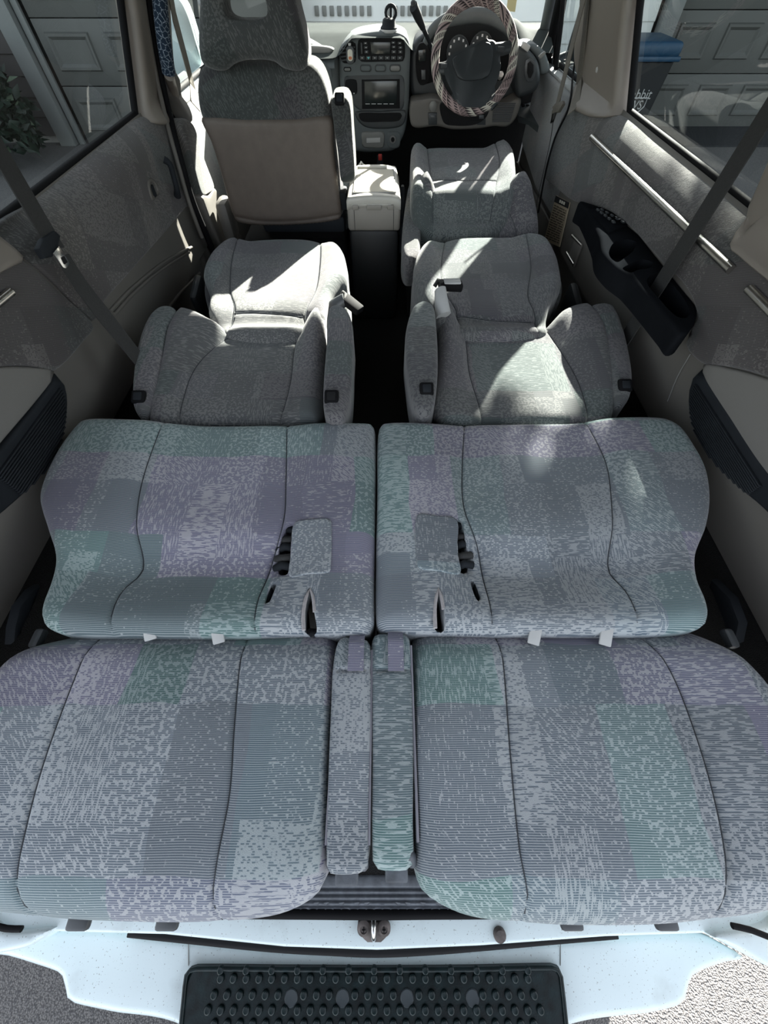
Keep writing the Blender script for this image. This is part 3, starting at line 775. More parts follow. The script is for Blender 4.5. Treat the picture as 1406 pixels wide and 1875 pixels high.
# ---------------- third row: two halves folded flat
def bench(side, label, cush, seams, back, bseams, arm, flap, pocket, slit, slot, tabs, base_x, recl, caps):
    xs = [p[0] for p in XY(cush, .40)]; cx = (min(xs) + max(xs)) / 2
    t = root('bench_seat', label, 'seat', (cx, .45, 0), 'folded third row seats')
    yt = P(700, 1043, Z=.37).y; ye = P(700, 1156, Z=.40).y
    sx = sorted(np.mean([p[0] for p in XY(s, .40)]) for s in seams)
    def zc(x, y):
        inn = 1 - lat(x, sx[0] + .0, sx[1] - .0, .10)
        z = .400 - .030 * gss(y - yt, .062) * (.25 + .75 * inn)
        z += .012 * sst(np.abs(x), .42, .56) * (1 - .7 * gss(y - yt, .1))
        z -= .012 * inn * sst(y, yt, yt + .2) * .6
        return z
    holes = [XY(pocket, .392), XY(slit, .392), XY(slot, .392)]
    c = pad('cushion', XY(cush, .392), zc, .032, .13, T, t, sp=.015, seams=[XY(s, .395) for s in seams], puff=.003, gd=.005, gw=.0032, thread=M['thread'],
            holes=holes, hole_depth=.05, hole_mat=M['hole'], uvo=(side * 3.1, 1.3))
    # belt pocket: flap over rolled belts
    pad('pocket_flap', XY(flap, .40), lambda x, y: zc(x, y) + .0035, .003, .004, T, c, sp=.012, uvo=(side * 5.3, 2.2))
    pm = np.array(XY(pocket, .385)); lo, hi = pm.min(0), pm.max(0)
    for k in range(5):
        y = lo[1] + (hi[1] - lo[1]) * (.12 + .19 * k); xm = (lo[0] + hi[0]) / 2
        tube('rolled_belt', [(xm - .014, y, .368), (xm, y + .003 * (-1) ** k, .378), (xm + .016, y + .002, .372)], .0085, M['web'] if k % 2 else M['dark'], c, n=8)
    sl = np.array(XY(slit, .385)).mean(0); rbox('slit_buckle', (sl[0] + .003 * side, sl[1], .362), (.008, .03, .03), M['dark'], c, bev=.003)
    st = XY(slot, .398)
    tube('slot_piping', [(x, y, zc(np.array(x), np.array(y)) - .002) for x, y in st[:-1]], .0034, M['piping'], c, n=8, sp=.012)
    for u, v in tabs:
        p = P(u, v, Z=.385); rbox('pull_tab', (p.x, p.y + .014, .383), (.020, .05, .005), M['tab'], c, bev=.002, rot=(.35, 0, side * -.3))
    rbox('seat_base', (cx, .46, .13), (abs(max(xs) - min(xs)) - .10, .34, .26), M['carpet'], t, bev=.02)
    # backrest
    bx = XY(back, .36); bs = [XY(s, .37) for s in bseams]
    yh = P(700, 1160, Z=.36).y
    def zb(x, y):
        z = .378 - .030 * gss(np.maximum(y - (yh - .01), -1) * 1.0, .035) * 0 - .034 * sst(y, yh - .05, yh + .03)
        z = z + .008 * gss(y - .0, .12) - .030 * sst(-y, .10, .22)
        return z
    b = pad('backrest', bx, zb, .042, .10, T, t, sp=.016, seams=bs, puff=.003, gd=.005, gw=.0032, thread=M['thread'], uvo=(side * 1.7, 4.6))
    for u in caps:
        p = P(u, 1706, Z=.315); rbox('headrest_bracket', (p.x, p.y + .010, .312), (.030, .02, .012), M['trimgrey2'], b, bev=.004)
    # folded centre armrest
    ax = XY(arm, .375); am = np.array(ax); w = am[:, 0].max() - am[:, 0].min(); ac = am[:, 0].mean()
    yr = P(700, 1226, Z=.38).y
    a = pad('armrest', ax, lambda x, y: .376 - .012 * sst(-y, .05, .2) - .5 * np.clip(np.abs(x - ac) - .024, 0, 1) ** 1.0 * .25, .014, .09, T, t, sp=.012,
            seams=[[(ac - w * .42, yr), (ac + w * .42, yr + .002)]], gw=.003, gd=.004, uvo=(side * 7.7, .4))
    lx = ac + .003
    strap('armrest_strap', [(lx, yr - .002, .3795), (lx, yr + .04, .382), (lx, am[:, 1].max() - .012, .381), (lx, am[:, 1].max() + .006, .365)], (1, 0, 0), .026, .004, T, a)
    for s in (-1, 1): tube('edge_piping', [(ac + s * w * .44, yy, .366 - .012 * float(sst(np.array(-yy), .05, .2))) for yy in np.linspace(am[:, 1].max() - .02, am[:, 1].min() + .03, 6)], .0022, T, a, n=6)
    e = am[:, 1].min()
    hb = tube('hinge_bracket', [(ac - .022, e + .006, .345), (ac - .018, e + .017, .362), (ac, e + .012, .360), (ac + .018, e + .017, .362), (ac + .022, e + .006, .345)], .007, M['scuff'], a, n=8, sp=.008)
    rbox('hinge_tongue', (ac, e + .001, .352), (.030, .026, .02), M['scuff'], a, bev=.003)
    # recliner cover beside the cushion
    q = [P(u, v, X=side * (.70)) for u, v in recl]
    rc = plate('recliner_cover', q, (-side, 0, .0), .018, M['dark'], t, bev=.007)
    rbox('recline_lever', (side * .63, ye + .005, .335), (.018, .035, .018), M['trimgrey2'], t, bev=.006)
    return t
bench(-1, 'left half of the folded third row bench in patchwork grey velour, at the rear',
    [(150,775),(175,768),(250,769),(420,771),(560,768),(650,769),(682,772),(687,790),(687,900),(685,1050),(684,1135),(676,1152),(640,1157),(560,1157),(400,1162),(250,1161),(120,1158),(82,1148),(72,1120),(84,1062),(91,1015),(82,965),(72,915),(85,870),(108,826),(132,793)],
    [[(301,770),(262,880),(248,960),(246,1030),(215,1075),(197,1160)], [(524,770),(522,880),(518,950),(488,1030),(470,1090),(462,1160)]],
    [(40,1182),(100,1160),(180,1140),(420,1138),(600,1138),(613,1160),(611,1220),(604,1300),(599,1400),(598,1500),(596,1590),(578,1645),(522,1684),(440,1703),(330,1709),(200,1707),(60,1700),(0,1692),(-60,1680),(-110,1640),(-118,1500),(-92,1380),(-55,1300),(-8,1225)],
    [[(180,1145),(150,1215),(110,1330),(75,1440),(40,1570),(23,1650),(25,1700)], [(453,1140),(440,1220),(432,1330),(424,1450),(400,1570),(385,1650),(384,1706)]],
    [(622,1166),(650,1166),(672,1170),(679,1190),(680,1300),(678,1400),(675,1500),(672,1590),(655,1606),(602,1606),(595,1590),(598,1450),(604,1300),(609,1210)],
    [(539,956),(570,951),(604,951),(607,965),(605,1030),(602,1045),(560,1048),(527,1049),(531,1000)], [(522,966),(536,958),(531,1000),(524,1046),(508,1046),(504,1030),(508,1000)],
    [(496,1064),(503,1064),(499,1085),(493,1102),(485,1106),(483,1100),(488,1080)],
    [(556,1154),(555,1120),(560,1092),(567,1077),(573,1092),(576,1120),(578,1154)], [(266,1160),(392,1166)], -.3,
    [(28,1150),(38,1110),(62,1080),(78,1070),(70,1095),(45,1128),(42,1160),(26,1180)], (138, 302))
bench(1, 'right half of the folded third row bench in patchwork grey velour, at the rear',
    [(692,785),(702,770),(800,769),(900,768),(1100,766),(1180,765),(1215,769),(1245,785),(1271,820),(1292,860),(1301,910),(1298,960),(1284,1010),(1287,1060),(1298,1100),(1300,1130),(1288,1148),(1200,1157),(1050,1159),(900,1157),(800,1155),(720,1152),(695,1147),(688,1128),(687,1050),(690,900)],
    [[(852,768),(847,860),(851,930),(880,1000),(897,1090),(905,1160)], [(1070,766),(1110,850),(1124,950),(1129,1030),(1155,1075),(1176,1160)]],
    [(757,1160),(775,1138),(900,1136),(1100,1138),(1270,1142),(1340,1180),(1400,1240),(1440,1300),(1500,1380),(1540,1480),(1545,1600),(1480,1665),(1406,1692),(1250,1712),(1080,1715),(960,1709),(870,1696),(812,1671),(775,1640),(762,1600),(760,1500),(757,1400),(756,1300),(756,1200)],
    [[(908,1140),(920,1210),(932,1390),(950,1560),(969,1640),(972,1708)], [(1170,1142),(1225,1230),(1265,1340),(1310,1500),(1335,1640),(1342,1708)]],
    [(685,1162),(715,1158),(745,1160),(752,1180),(757,1300),(758,1400),(757,1500),(757,1588),(745,1600),(692,1598),(682,1582),(681,1400),(680,1200)],
    [(764,944),(800,945),(836,950),(839,1000),(845,1043),(800,1042),(768,1038),(764,1025)], [(833,950),(845,955),(853,985),(859,1015),(858,1042),(844,1044),(839,1000)],
    [(864,1058),(870,1058),(877,1075),(882,1095),(876,1101),(869,1088)],
    [(797,1150),(796,1115),(799,1090),(803,1076),(808,1090),(812,1115),(814,1152)], [(985,1168),(1117,1170)], .3,
    [(1345,1175),(1352,1140),(1335,1095),(1300,1060),(1295,1075),(1320,1110),(1335,1150),(1332,1180)], (1050, 1225))

# ---------------- parts shared by the single seats
def buttonbox(parent, p, s=.034, open_=False, tilt=.45):
    b = rbox('button_bezel', p, (s, s, .012), M['black'], parent, bev=.005, rot=(tilt, 0, 0))
    rbox('release_button', Vector(p) + Vector((0, -.006 * math.sin(tilt), .006 * math.cos(tilt))), (s * .6, s * .6, .006), M['hole'] if open_ else M['dark'], parent, bev=.003, rot=(tilt, 0, 0))
def arm(parent, px, z0, z1, mat, uvo, btn, open_=False, sx=.012):
    xy = np.array(XY(px, (z0 + z1) / 2)); y0, y1 = xy[:, 1].min(), xy[:, 1].max(); c = xy[:, 0].mean()
    a = pad('armrest', [tuple(q) for q in xy], lambda x, y: z0 + (z1 - z0) * (y - y0) / (y1 - y0), .016, .08, mat, parent, sp=.012, uvo=uvo)
    p = P(*btn, Z=z0 + .008); buttonbox(a, (p.x, p.y, p.z), open_=open_)
    return a
def single(label, cush, cse, back, bse, zc0, zb0, zb1, arms, uvo, hing, wing, mat=T, roll=1.0, bol=.032, hinge_v=590, rear_v=772):
    cxy = np.array(XY(cush, zc0))
    hy = P(700, hinge_v, Z=zb1).y; ry = P(700, rear_v, Z=zb0).y
    def zpl(y): return zb0 + (zb1 - zb0) * min(1.0, max(0.0, (y - ry) / (hy - ry)))
    def XYs_(px):
        o = []
        for u, v in px:
            z_ = zb0
            for _ in range(20): p_ = P(u, min(v, rear_v), Z=z_); z_ = .5 * z_ + .5 * zpl(p_.y)
            o.append((p_.x, p_.y))
        return o
    bxy = np.array(XYs_(back))
    cx = cxy[:, 0].mean()
    t = root('captain_seat', label, 'seat', (cx, cxy[:, 1].mean(), 0))
    y0, y1 = cxy[:, 1].min(), cxy[:, 1].max(); w = cxy[:, 0].max() - cxy[:, 0].min(); ccx = (cxy[:, 0].max() + cxy[:, 0].min()) / 2
    sxs = sorted(np.mean([q[0] for q in XY(s, zc0)]) for s in cse[:2])
    def zc(x, y):
        out = lat(x, sxs[0], sxs[1], .06)
        tr = y0 + .085
        return zc0 + .022 * out - .018 * roll * gss(y - tr, .035) * (1 - out) - .075 * (1 - roll) * sst(y0 + .15 - y, 0, .11) - .045 * sst(tr - y, .0, .08) * 0 - .02 * roll * sst(tr - y, .03, .09)
    c = pad('cushion', [tuple(q) for q in cxy], zc, .035, .12, mat, t, sp=.014, seams=[XY(s, zc0) for s in cse], puff=.004, gw=.0034, gd=.005, thread=M['thread'], uvo=uvo)
    q0, q1 = bxy[:, 1].min(), bxy[:, 1].max()
    sb = [np.array(XYs_(s)) for s in bse]
    bl = [s[np.argsort(s[:, 1])] for s in sb]
    def zb(x, y):
        l0 = np.interp(y, bl[0][:, 1], bl[0][:, 0]); l1 = np.interp(y, bl[1][:, 1], bl[1][:, 0])
        f = (y - q0) / (q1 - q0)
        out = sst(l0 + .015 - x, 0, .07) + sst(x - l1 + .015, 0, .07)
        return zb0 + (zb1 - zb0) * np.clip((y - ry) / (hy - ry), 0, 1) + bol * out * (.25 + .75 * sst(f, .2, .9)) - .012 * (1 - out) * sst(f, .3, 1)
    b = pad('backrest', [tuple(q) for q in bxy], zb, .035, .10, mat, t, sp=.014, seams=[[tuple(r_) for r_ in s] for s in sb], puff=.004, gw=.0034, gd=.005, thread=M['thread'], uvo=(uvo[0] + 2.2, uvo[1] + .7))
    for a in arms: arm(t, *a)
    yb = (y0 + y1) / 2
    rbox('seat_base', (ccx, yb, zc0 / 2 - .07), (w - .12, y1 - y0 - .10, zc0 - .14), M['carpet'], t, bev=.02)
    rbox('back_frame', (bxy[:, 0].mean(), (q0 + q1) / 2, zb0 / 2 - .06), (w * .62, (q1 - q0) * .5, zb0 - .12), M['carpet'], t, bev=.02)
    for pts, zz in wing:
        pad('side_valance', XY(pts, zz), zz - .012, .012, .10, mat, t, sp=.014, uvo=(uvo[0] + 4, 0))
    for (u, v, sx) in hing:
        p = P(u, v, Z=.30); rbox('recliner_cover', p, (.03, .12, .10), M['dashdark'], t, bev=.014, rot=(.2, 0, 0))
    return t, c
t2l, c2l = single('left middle row seat folded flat, sunlit on one half of its cushion',
    [(372,508),(378,482),(392,462),(420,441),(460,435),(520,432),(575,434),(606,442),(626,458),(635,485),(636,512),(622,524),(606,540),(597,565),(590,586),(540,606),(470,614),(405,598),(381,575),(383,545),(386,528)],
    [[(438,436),(425,480),(420,530),(427,562),(408,600)], [(586,434),(585,480),(578,530),(558,568),(560,604)], [(427,566),(490,568),(558,571)]],
    [(335,574),(312,600),(298,640),(285,680),(268,728),(266,752),(276,772),(420,772),(560,772),(585,770),(591,720),(594,640),(597,590),(588,570),(572,575),(545,594),(512,604),(470,607),(425,602),(395,594),(362,578)],
    [[(425,604),(380,640),(350,680),(330,740),(325,790)], [(545,598),(537,640),(532,690),(520,740),(508,790)]],
    .42, .385, .400,
    [([(603,574),(618,569),(636,576),(646,600),(645,640),(642,690),(636,725),(625,746),(600,747),(590,735),(590,690),(597,630)], .425, .472, M['seat_mid_shade'], (9.1, 0), (607,727), True),
     ([(296,570),(318,569),(326,578),(308,600),(295,640),(280,690),(266,735),(254,747),(240,742),(233,720),(240,670),(255,620),(275,585)], .395, .435, M['seat_mid_shade'], (9.6, 2), (254,727), False)],
    (.3, .5), [(368, 545, -1)], [([(598,530),(616,520),(634,512),(640,530),(632,556),(610,560)], .37), ([(372,505),(384,535),(380,560),(371,530)], .36)], mat=M['seat_mid_shade'])
t2r, c2r = single('right middle row seat folded flat, with a bright sun patch on its backrest',
    [(757,505),(762,470),(780,446),(815,434),(850,430),(905,429),(960,430),(998,440),(1016,465),(1026,500),(1027,528),(1012,548),(1006,570),(1008,592),(985,604),(920,612),(855,606),(805,592),(783,570),(768,540)],
    [[(816,432),(808,480),(811,530),(838,566),(840,606)], [(960,430),(972,490),(968,540),(985,574),(990,606)], [(838,568),(900,574),(984,576)]],
    [(806,576),(830,573),(846,588),(870,600),(910,606),(955,602),(1005,587),(1040,570),(1070,566),(1090,580),(1108,608),(1124,655),(1131,700),(1128,750),(1110,785),(960,795),(820,785),(795,750),(787,735),(796,690),(803,640),(803,590)],
    [[(852,598),(856,640),(860,680),(878,740),(885,790)], [(1000,592),(1030,640),(1058,690),(1075,740),(1080,790)]],
    .42, .385, .400,
    [([(756,570),(775,562),(792,568),(799,600),(803,650),(802,690),(797,722),(785,736),(768,734),(756,715),(747,670),(742,615)], .425, .472, M['seat_mid_shade'], (4.4, 1), (781,713), False),
     ([(1078,568),(1100,563),(1120,568),(1140,600),(1155,640),(1165,680),(1163,712),(1150,726),(1136,726),(1131,705),(1122,660),(1108,612),(1094,585)], .395, .435, M['seat_mid_shade'], (4.9, 3), (1144,706), False)],
    (1.7, 2.3), [(1045, 560, 1)], [([(758,500),(768,535),(785,560),(775,575),(762,560),(754,520)], .37), ([(1020,520),(1031,505),(1032,530),(1022,552),(1012,550)], .36)], mat=M['seat_mid_shade'])
t1r, c1r = single('driver seat folded flat behind the steering wheel',
    [(752,282),(756,268),(768,263),(790,266),(845,267),(900,266),(922,262),(938,275),(944,305),(944,340),(936,362),(900,374),(850,376),(795,373),(759,362),(752,330)],
    [[(782,264),(786,300),(792,345),(795,364)], [(904,264),(914,300),(908,345),(905,362)], [(798,326),(850,328),(908,326)]],
    [(768,342),(782,337),(798,346),(808,358),(840,363),(880,364),(915,358),(935,342),(955,337),(972,350),(984,385),(988,415),(982,440),(960,470),(860,475),(785,470),(766,440),(766,395)],
    [[(806,360),(818,390),(820,430),(822,470)], [(916,358),(935,390),(946,420),(948,470)]],
    .50, .378, .490,
    [([(748,352),(758,340),(768,342),(771,370),(771,410),(770,436),(760,447),(745,447),(737,435),(737,410),(742,375)], .39, .475, M['seat_mid_shade'], (2.4, 6), (753,430), False)],
    (3.3, 1.1), [], [], mat=M['seat_mid_shade'], bol=.05, roll=0.0, hinge_v=350, rear_v=442)

# buckles
def buckle(label, stalk, p0, p1, z0, z1, cream, top):
    t = root('seat_belt_buckle', label, 'buckle', P(*stalk[0], Z=z0 - .05))
    tube('stalk', [P(u, v, Z=z0 - .04 + .02 * i) for i, (u, v) in enumerate(stalk)], [.024, .022, .018], M['tab'] if cream else M['trimgrey2'], t, n=10, flat=.7)
    a, b = P(*p0, Z=z0), P(*p1, Z=z1); d = (b - a)
    bb = rbox('buckle_head', (a + b) / 2, (d.length, .035, .022), M['black'], t, bev=.006, rot=(0, -math.asin(max(-1, min(1, d.z / d.length))), math.atan2(d.y, d.x)))
    tube('collar', [a + Vector((-.01, .012, -.01)), a + Vector((.0, .02, .004)), a + Vector((.008, 0, .008)), a + Vector((.004, -.02, .0))], .006, M['web'], t, n=8)
    if cream: rbox('release_face', (a * .45 + b * .55) + Vector((0, 0, .012)), (d.length * .7, .028, .006), M['tab'], t, bev=.003, rot=(0, 0, math.atan2(d.y, d.x)))
buckle('dark belt buckle leaning into the aisle beside the left middle seat', [(598,575),(615,560),(632,548)], (628,544), (660,570), .42, .40, False, True)
buckle('pale topped belt buckle lying on the right middle seat cushion', [(812,578),(808,555),(806,530)], (803,522), (846,524), .475, .47, True, True)

# ---------------- front passenger seat, upright, seen from behind
def passenger():
    t = root('front_passenger_seat', 'upright front passenger seat seen from behind with taupe vinyl back', 'seat', (-.3, 2.1, 0))
    Y0 = 1.85
    def XZ(px, Y): return [(p.x, p.z) for p in (P(u, v, Y=Y) for u, v in px)]
    def mp(Y): return lambda a, b, h: (a, Y - h, b)
    out = [(366,128),(385,120),(430,116),(480,114),(540,116),(570,119),(586,135),(598,165),(605,205),(612,270),(620,340),(627,388),(622,405),(560,414),(470,416),(432,409),(422,390),(404,320),(385,255),(366,212),(360,165)]
    b = pad('backrest', XZ(out, Y0), lambda x, z: .012 * gss(z - .75, .1), .035, .12, M['seat_back_shade'], t, sp=.014, map3=mp(Y0), uvo=(6.1, 3.3))
    o2 = [(368,218),(385,258),(405,322),(424,390),(434,407),(470,414),(560,412),(621,403),(625,388),(618,340),(610,270),(605,216),(540,217),(450,218)]
    pad('back_panel', XZ(o2, Y0 - .01), .006, .018, .02, M['backpanel'], b, sp=.02, map3=mp(Y0 - .01), seams=[XZ([(428,396),(480,405),(560,403),(624,393)], Y0 - .01)], gw=.006, gd=.005)
    h1 = [(366,-100),(364,-40),(363,30),(364,90),(370,118),(392,131),(412,131),(428,119),(450,112),(478,111),(502,115),(518,127),(545,133),(560,125),(563,100),(556,62),(543,15),(530,-40),(515,-100),(470,-120),(410,-120)]
    hole = [(424,-38),(412,-10),(409,12),(415,30),(430,38),(452,40),(474,38),(489,28),(490,12),(482,-12),(470,-38),(447,-44)]
    hr = pad('headrest', XZ(h1, 1.80), lambda x, z: .02 * gss(z - .85, .06), .03, .10, M['seat_back_shade'], t, sp=.012, map3=mp(1.80), holes=[XZ(hole, 1.80)], hole_depth=.10, uvo=(2.9, 6.3))
    strip_hole_cap(hr)
    a1 = [(607,184),(620,178),(634,181),(641,196),(645,250),(649,310),(648,332),(632,337),(624,332),(618,280),(610,225)]
    a = pad('armrest', XZ(a1, 1.82), 0, .014, .13, M['seat_back_shade'], t, sp=.012, map3=mp(1.82), uvo=(8.2, 1.9))
    p = P(622, 183, Y=1.83); buttonbox(a, (p.x, p.y - .006, p.z + .003), s=.032, tilt=.9)
    rbox('armrest_pivot', (-.172, 1.90, .44), (.05, .08, .06), M['dark'], t, bev=.01)
    rbox('lower_shroud', (-.33, 1.89, .365), (.34, .08, .06), M['dark'], t, bev=.015)
    pad('cushion', [(-.52, 1.99), (-.19, 1.99), (-.155, 2.05), (-.155, 2.2), (-.18, 2.45), (-.50, 2.45), (-.54, 2.2)], .45, .04, .12, M['seat'], t, sp=.03, uvo=(1, 8))
    rbox('seat_base', (-.34, 2.16, .24), (.34, .42, .16), M['carpet'], t, bev=.02)
    pp = P(424, 415, Y=1.92); rbox('recliner_cover', (pp.x - .01, 1.93, .36), (.05, .10, .14), M['grey'], t, bev=.02)
def strip_hole_cap(o):
    """open the cut-out right through (drop the little cap at its end)"""
    bm = bmesh.new(); bm.from_mesh(o.data)
    big = sorted((f for f in bm.faces if len(f.verts) > 8), key=lambda f: -f.calc_area())
    for f in big[1:]: bm.faces.remove(f)
    # the outer cap would cover the hole from behind: remove it too, a flat back lies against nothing
    bm.faces.remove(big[0]); bm.to_mesh(o.data); bm.free()
passenger()

# ================================================================== seat belts
def belt(label, pts, wd, w, extra=None, mat=None):
    t = root('seat_belt', label, 'seat belt', pts[-1])
    strap('webbing', pts, wd, w, .003, mat or M['web'], t, smooth=False)
    return t
rb_top, rb_bot = P(1406, 207, X=.742), P(1150, 612, X=.70)
rb_dir = rb_top - rb_bot
br = belt('charcoal seat belt hanging across the right side window and armrest tray', [rb_bot + rb_dir * 1.5, rb_bot + rb_dir, rb_bot, rb_bot - rb_dir * .35], (0, 1, .05), .052)
l0, l1, l2 = P(22, 318, X=-.752), P(103, 455, X=-.728), P(240, 640, X=-.665)
d = (l0 - l1)
bl_ = belt('charcoal seat belt with metal tongue hanging before the left side window', [l1 + d * 3.2, l0, l1], (0, 1, -.12), .050)
strap('lower_webbing', [l1 + Vector((.006, -.004, -.012)), P(150, 525, X=-.71), l2, l2 + (l2 - P(150, 525, X=-.71)) * .25], [(0, 1, -.2), (0, .8, .3), (0, 1, 0)], .046, .003, M['web'], bl_)
n = Vector((1, .0, .15)).normalized()
plate('tongue_cover', [P(u, v, X=-.722) for u, v in ((72,455),(80,437),(102,422),(112,432),(108,452),(98,470),(84,473))], n, .014, M['dark'], bl_, bev=.004)
plate('tongue', [P(u, v, X=-.717) for u, v in ((98,463),(108,450),(129,482),(122,492),(116,490))], n, .004, M['steel'], bl_, bev=.001)
plate('tongue_slot', [P(u, v, X=-.7155) for u, v in ((113,472),(118,469),(124,480),(119,484))], n, .003, M['hole'], bl_, bev=0)
f0, f1 = P(1068, 0, X=.70), P(1019, 198, X=.72)
bf = belt('taupe front seat belt with its tongue hanging by the driver door', [f1 + (f0 - f1) * 1.9, f0, f1, P(1010, 215, X=.72)], (0, 1, .1), .046, mat=M['webtan'])
strap('lower_webbing', [P(1014, 212, X=.72), P(1008, 255, X=.72), P(996, 310, X=.715), P(985, 360, X=.70), P(978, 400, X=.69)], (.3, 1, 0), .024, .003, M['web'], bf)
plate('tongue_cover', [P(u, v, X=.712) for u, v in ((1010,196),(1016,190),(1028,184),(1030,190),(1021,205),(1013,207))], (-1, 0, .1), .012, M['webtan'], bf, bev=.004)
plate('tongue', [P(u, v, X=.712) for u, v in ((1011,208),(1018,206),(1012,224),(1007,226))], (-1, 0, .1), .004, M['steel'], bf, bev=.001)
bv = belt('taupe seat belt running down the right door pillar', [W3(1080, -60, 1, .035), W3(1070, 60, 1, .035), W3(1060, 150, 1, .035), W3(1050, 202, 1, .03)], (0, 1, 0), .045, mat=M['webtan'])
g0 = P(308, -40, X=-.74); 
bl2 = belt('pale seat belt in front of the left door window behind the passenger headrest', [W3(300, -80, -1, .06), W3(319, 30, -1, .06), W3(343, 120, -1, .06), W3(353, 160, -1, .06), W3(358, 195, -1, .05)], (0, 1, 0), .042, mat=M['webtan'])
# ================================================================== dashboard
def dashboard():
    t = root('dashboard', 'grey moulded dashboard with centre stack, vents and instrument hood', 'dashboard', (0, 2.7, .4))
    D = M['dash']; YS = 2.62; back = Vector((0, -1, 0))
    def px(l, Y): return [P(u, v, Y=Y) for u, v in l]
    def cpx(l, Y, sp=.012): return [Vector((a, Y, b)) for a, b in cat([(p.x, p.z) for p in px(l, Y)], sp)]
    def sheet(name, l, Y, th, mat, par, r=.015, h=0.0, **k):
        return pad(name, [(p.x, p.z) for p in px(l, Y)], h, r, th, mat, par, sp=.014, map3=lambda a, b, q: (a, Y - q, b), ang=45, **k)
    # top pad between the face and the windscreen
    def top(a, b):
        x = -.78 + 1.56 * a; y0_ = 2.60 + .13 * min(1, max(0, (x - .10) / .06)); y = y0_ + (3.06 - y0_) * b
        z = .715 + .045 * min(1, b * 2.2) + .012 * b
        hump = math.exp(-(max(0, abs(x - .43) - .16) / .07) ** 2); z += .055 * hump * math.exp(-((b - .25) / .32) ** 2)
        st = math.exp(-(max(0, abs(x + .03) - .10) / .05) ** 2); z += .058 * st * math.exp(-(b / .28) ** 2)
        return (x, y, z)
    grid('dash_top', top, 90, 16, M['dashtop'], t)
    # left side: shelf, scoop and grab bar
    sheet('glove_side', [(520,62),(560,76),(600,92),(622,110),(624,160),(634,205),(645,250),(560,262),(440,250),(420,90)], 2.66, .2, D, t, r=.03)
    grid('shelf_lip', lambda a, b: Vector((-.62 + .40 * a, 2.66 - .07 * math.sin(b * math.pi / 2), .718 - .015 * a * 0 + .03 * math.cos(b * math.pi / 2) - .03)), 10, 5, D, t)
    sc_ = sheet('shelf_tray', [(520,88),(560,84),(597,86),(611,91),(608,100),(596,103),(560,106),(520,108)], 2.645, .02, M['trimgrey'], t, r=.012)
    tube('grab_bar', px([(540,118),(572,120),(592,123),(602,131),(604,142)], 2.60), [.016,.016,.018,.018,.014], D, t, n=12)
    # centre stack
    cs = sheet('centre_stack', [(622,92),(630,78),(648,66),(672,60),(705,57),(730,60),(746,70),(751,90),(750,140),(748,200),(742,240),(733,262),(722,276),(700,280),(660,280),(640,272),(632,235),(626,190),(621,140)], YS, .20, D, t, r=.022)
    F1 = YS - .002
    vr = plate('vent_recess', cpx([(622,96),(630,84),(645,76),(651,80),(652,100),(650,114),(640,116),(627,114)], F1), back, .01, M['hole'], cs, bev=.002)
    for k in range(4):
        a, b = px([(624, 90 + 7 * k), (650, 86 + 7 * k)], F1 - .004); tube('vent_slat', [a, b], .0025, M['trimgrey2'], vr, n=6, smooth=False)
    cl = plate('climate_panel', cpx([(656,74),(668,71),(705,70),(735,72),(741,80),(741,105),(738,112),(700,113),(662,113),(656,108)], F1), back, .01, M['hole'], cs, bev=.002)
    cl['label'] = 'black climate control panel with display and buttons'
    plate('display', px([(678,77),(715,77),(714,99),(680,99)], F1 - .004), back, .003, M['screen'], cl, bev=.001)
    for u, v, w, h in [(669,79,7,5),(670,87,7,5),(671,95,7,6),(720,78,7,5),(721,86,7,5),(721,95,8,6),(732,79,7,5),(733,87,7,5),(733,95,7,6)] + [(663 + 11.5 * i, 106, 9, 7) for i in range(7)]:
        q = px([(u-w/2,v-h/2),(u+w/2,v-h/2),(u+w/2,v+h/2),(u-w/2,v+h/2)], F1 - .003)
        b = plate('button', q, back, .004, M['dashdark'], cl, bev=.0015)
        c = sum(q, Vector()) / 4 + back * .002
        if u == 674.5: plate('lit_mark', [c + Vector((dx, 0, dz)) for dx, dz in ((-.006,.003),(.006,.003),(0,-.005))], back, .001, simple('teal_print', (.10,.42,.44), .5), cl, bev=0)
        else: plate('button_mark', [c + Vector((dx, 0, dz)) for dx, dz in ((-.003,.0012),(.003,.0012),(.003,-.0012),(-.003,-.0012))], back, .001, M['tab'], cl, bev=0)
    sl = px([(660,78),(663,78),(664,99),(661,99)], F1 - .003); plate('slider', sl, back, .004, M['dashdark'], cl, bev=.001)
    for (a, b, c, d), m in (((660,119,679,131), D), ((687,119,706,131), D), ((714,119,733,131), M['trimgrey'])):
        o = px([((a+c)/2,(b+d)/2)], F1)[0]; w = (px([(c,b)], F1)[0] - px([(a,b)], F1)[0]).x; h = (px([(a,b)], F1)[0] - px([(a,d)], F1)[0]).z
        plate('button_surround', rrect(o, (1,0,0), (0,0,1), w * 1.12, h * 1.15, h * .5), back, .008, M['dashdark'], cs, bev=.001)
        plate('oval_button', rrect(o + back * .004, (1,0,0), (0,0,1), w * .9, h * .85, h * .4), back, .008, m, cs, bev=.003)
    o = px([(636,127)], F1)[0]; plate('button_surround', rrect(o, (1,0,0), (0,0,1), .034, .014, .007), back, .008, M['hole'], cs, bev=.001)
    plate('oval_button', rrect(o + back * .003, (1,0,0), (0,0,1), .026, .008, .004), back, .006, M['trimgrey'], cs, bev=.002)
    # radio bay
    rb = plate('radio_bay', cpx([(631,141),(645,139),(700,138),(735,138),(740,146),(740,180),(738,198),(730,202),(690,202),(665,203),(652,198),(638,178),(630,156)], F1), back, .012, M['dashdark'], cs, bev=.003)
    plate('pocket_recess', cpx([(633,147),(652,147),(654,160),(653,172),(636,172),(632,158)], F1 - .003), back, .004, M['hole'], rb, bev=.001)
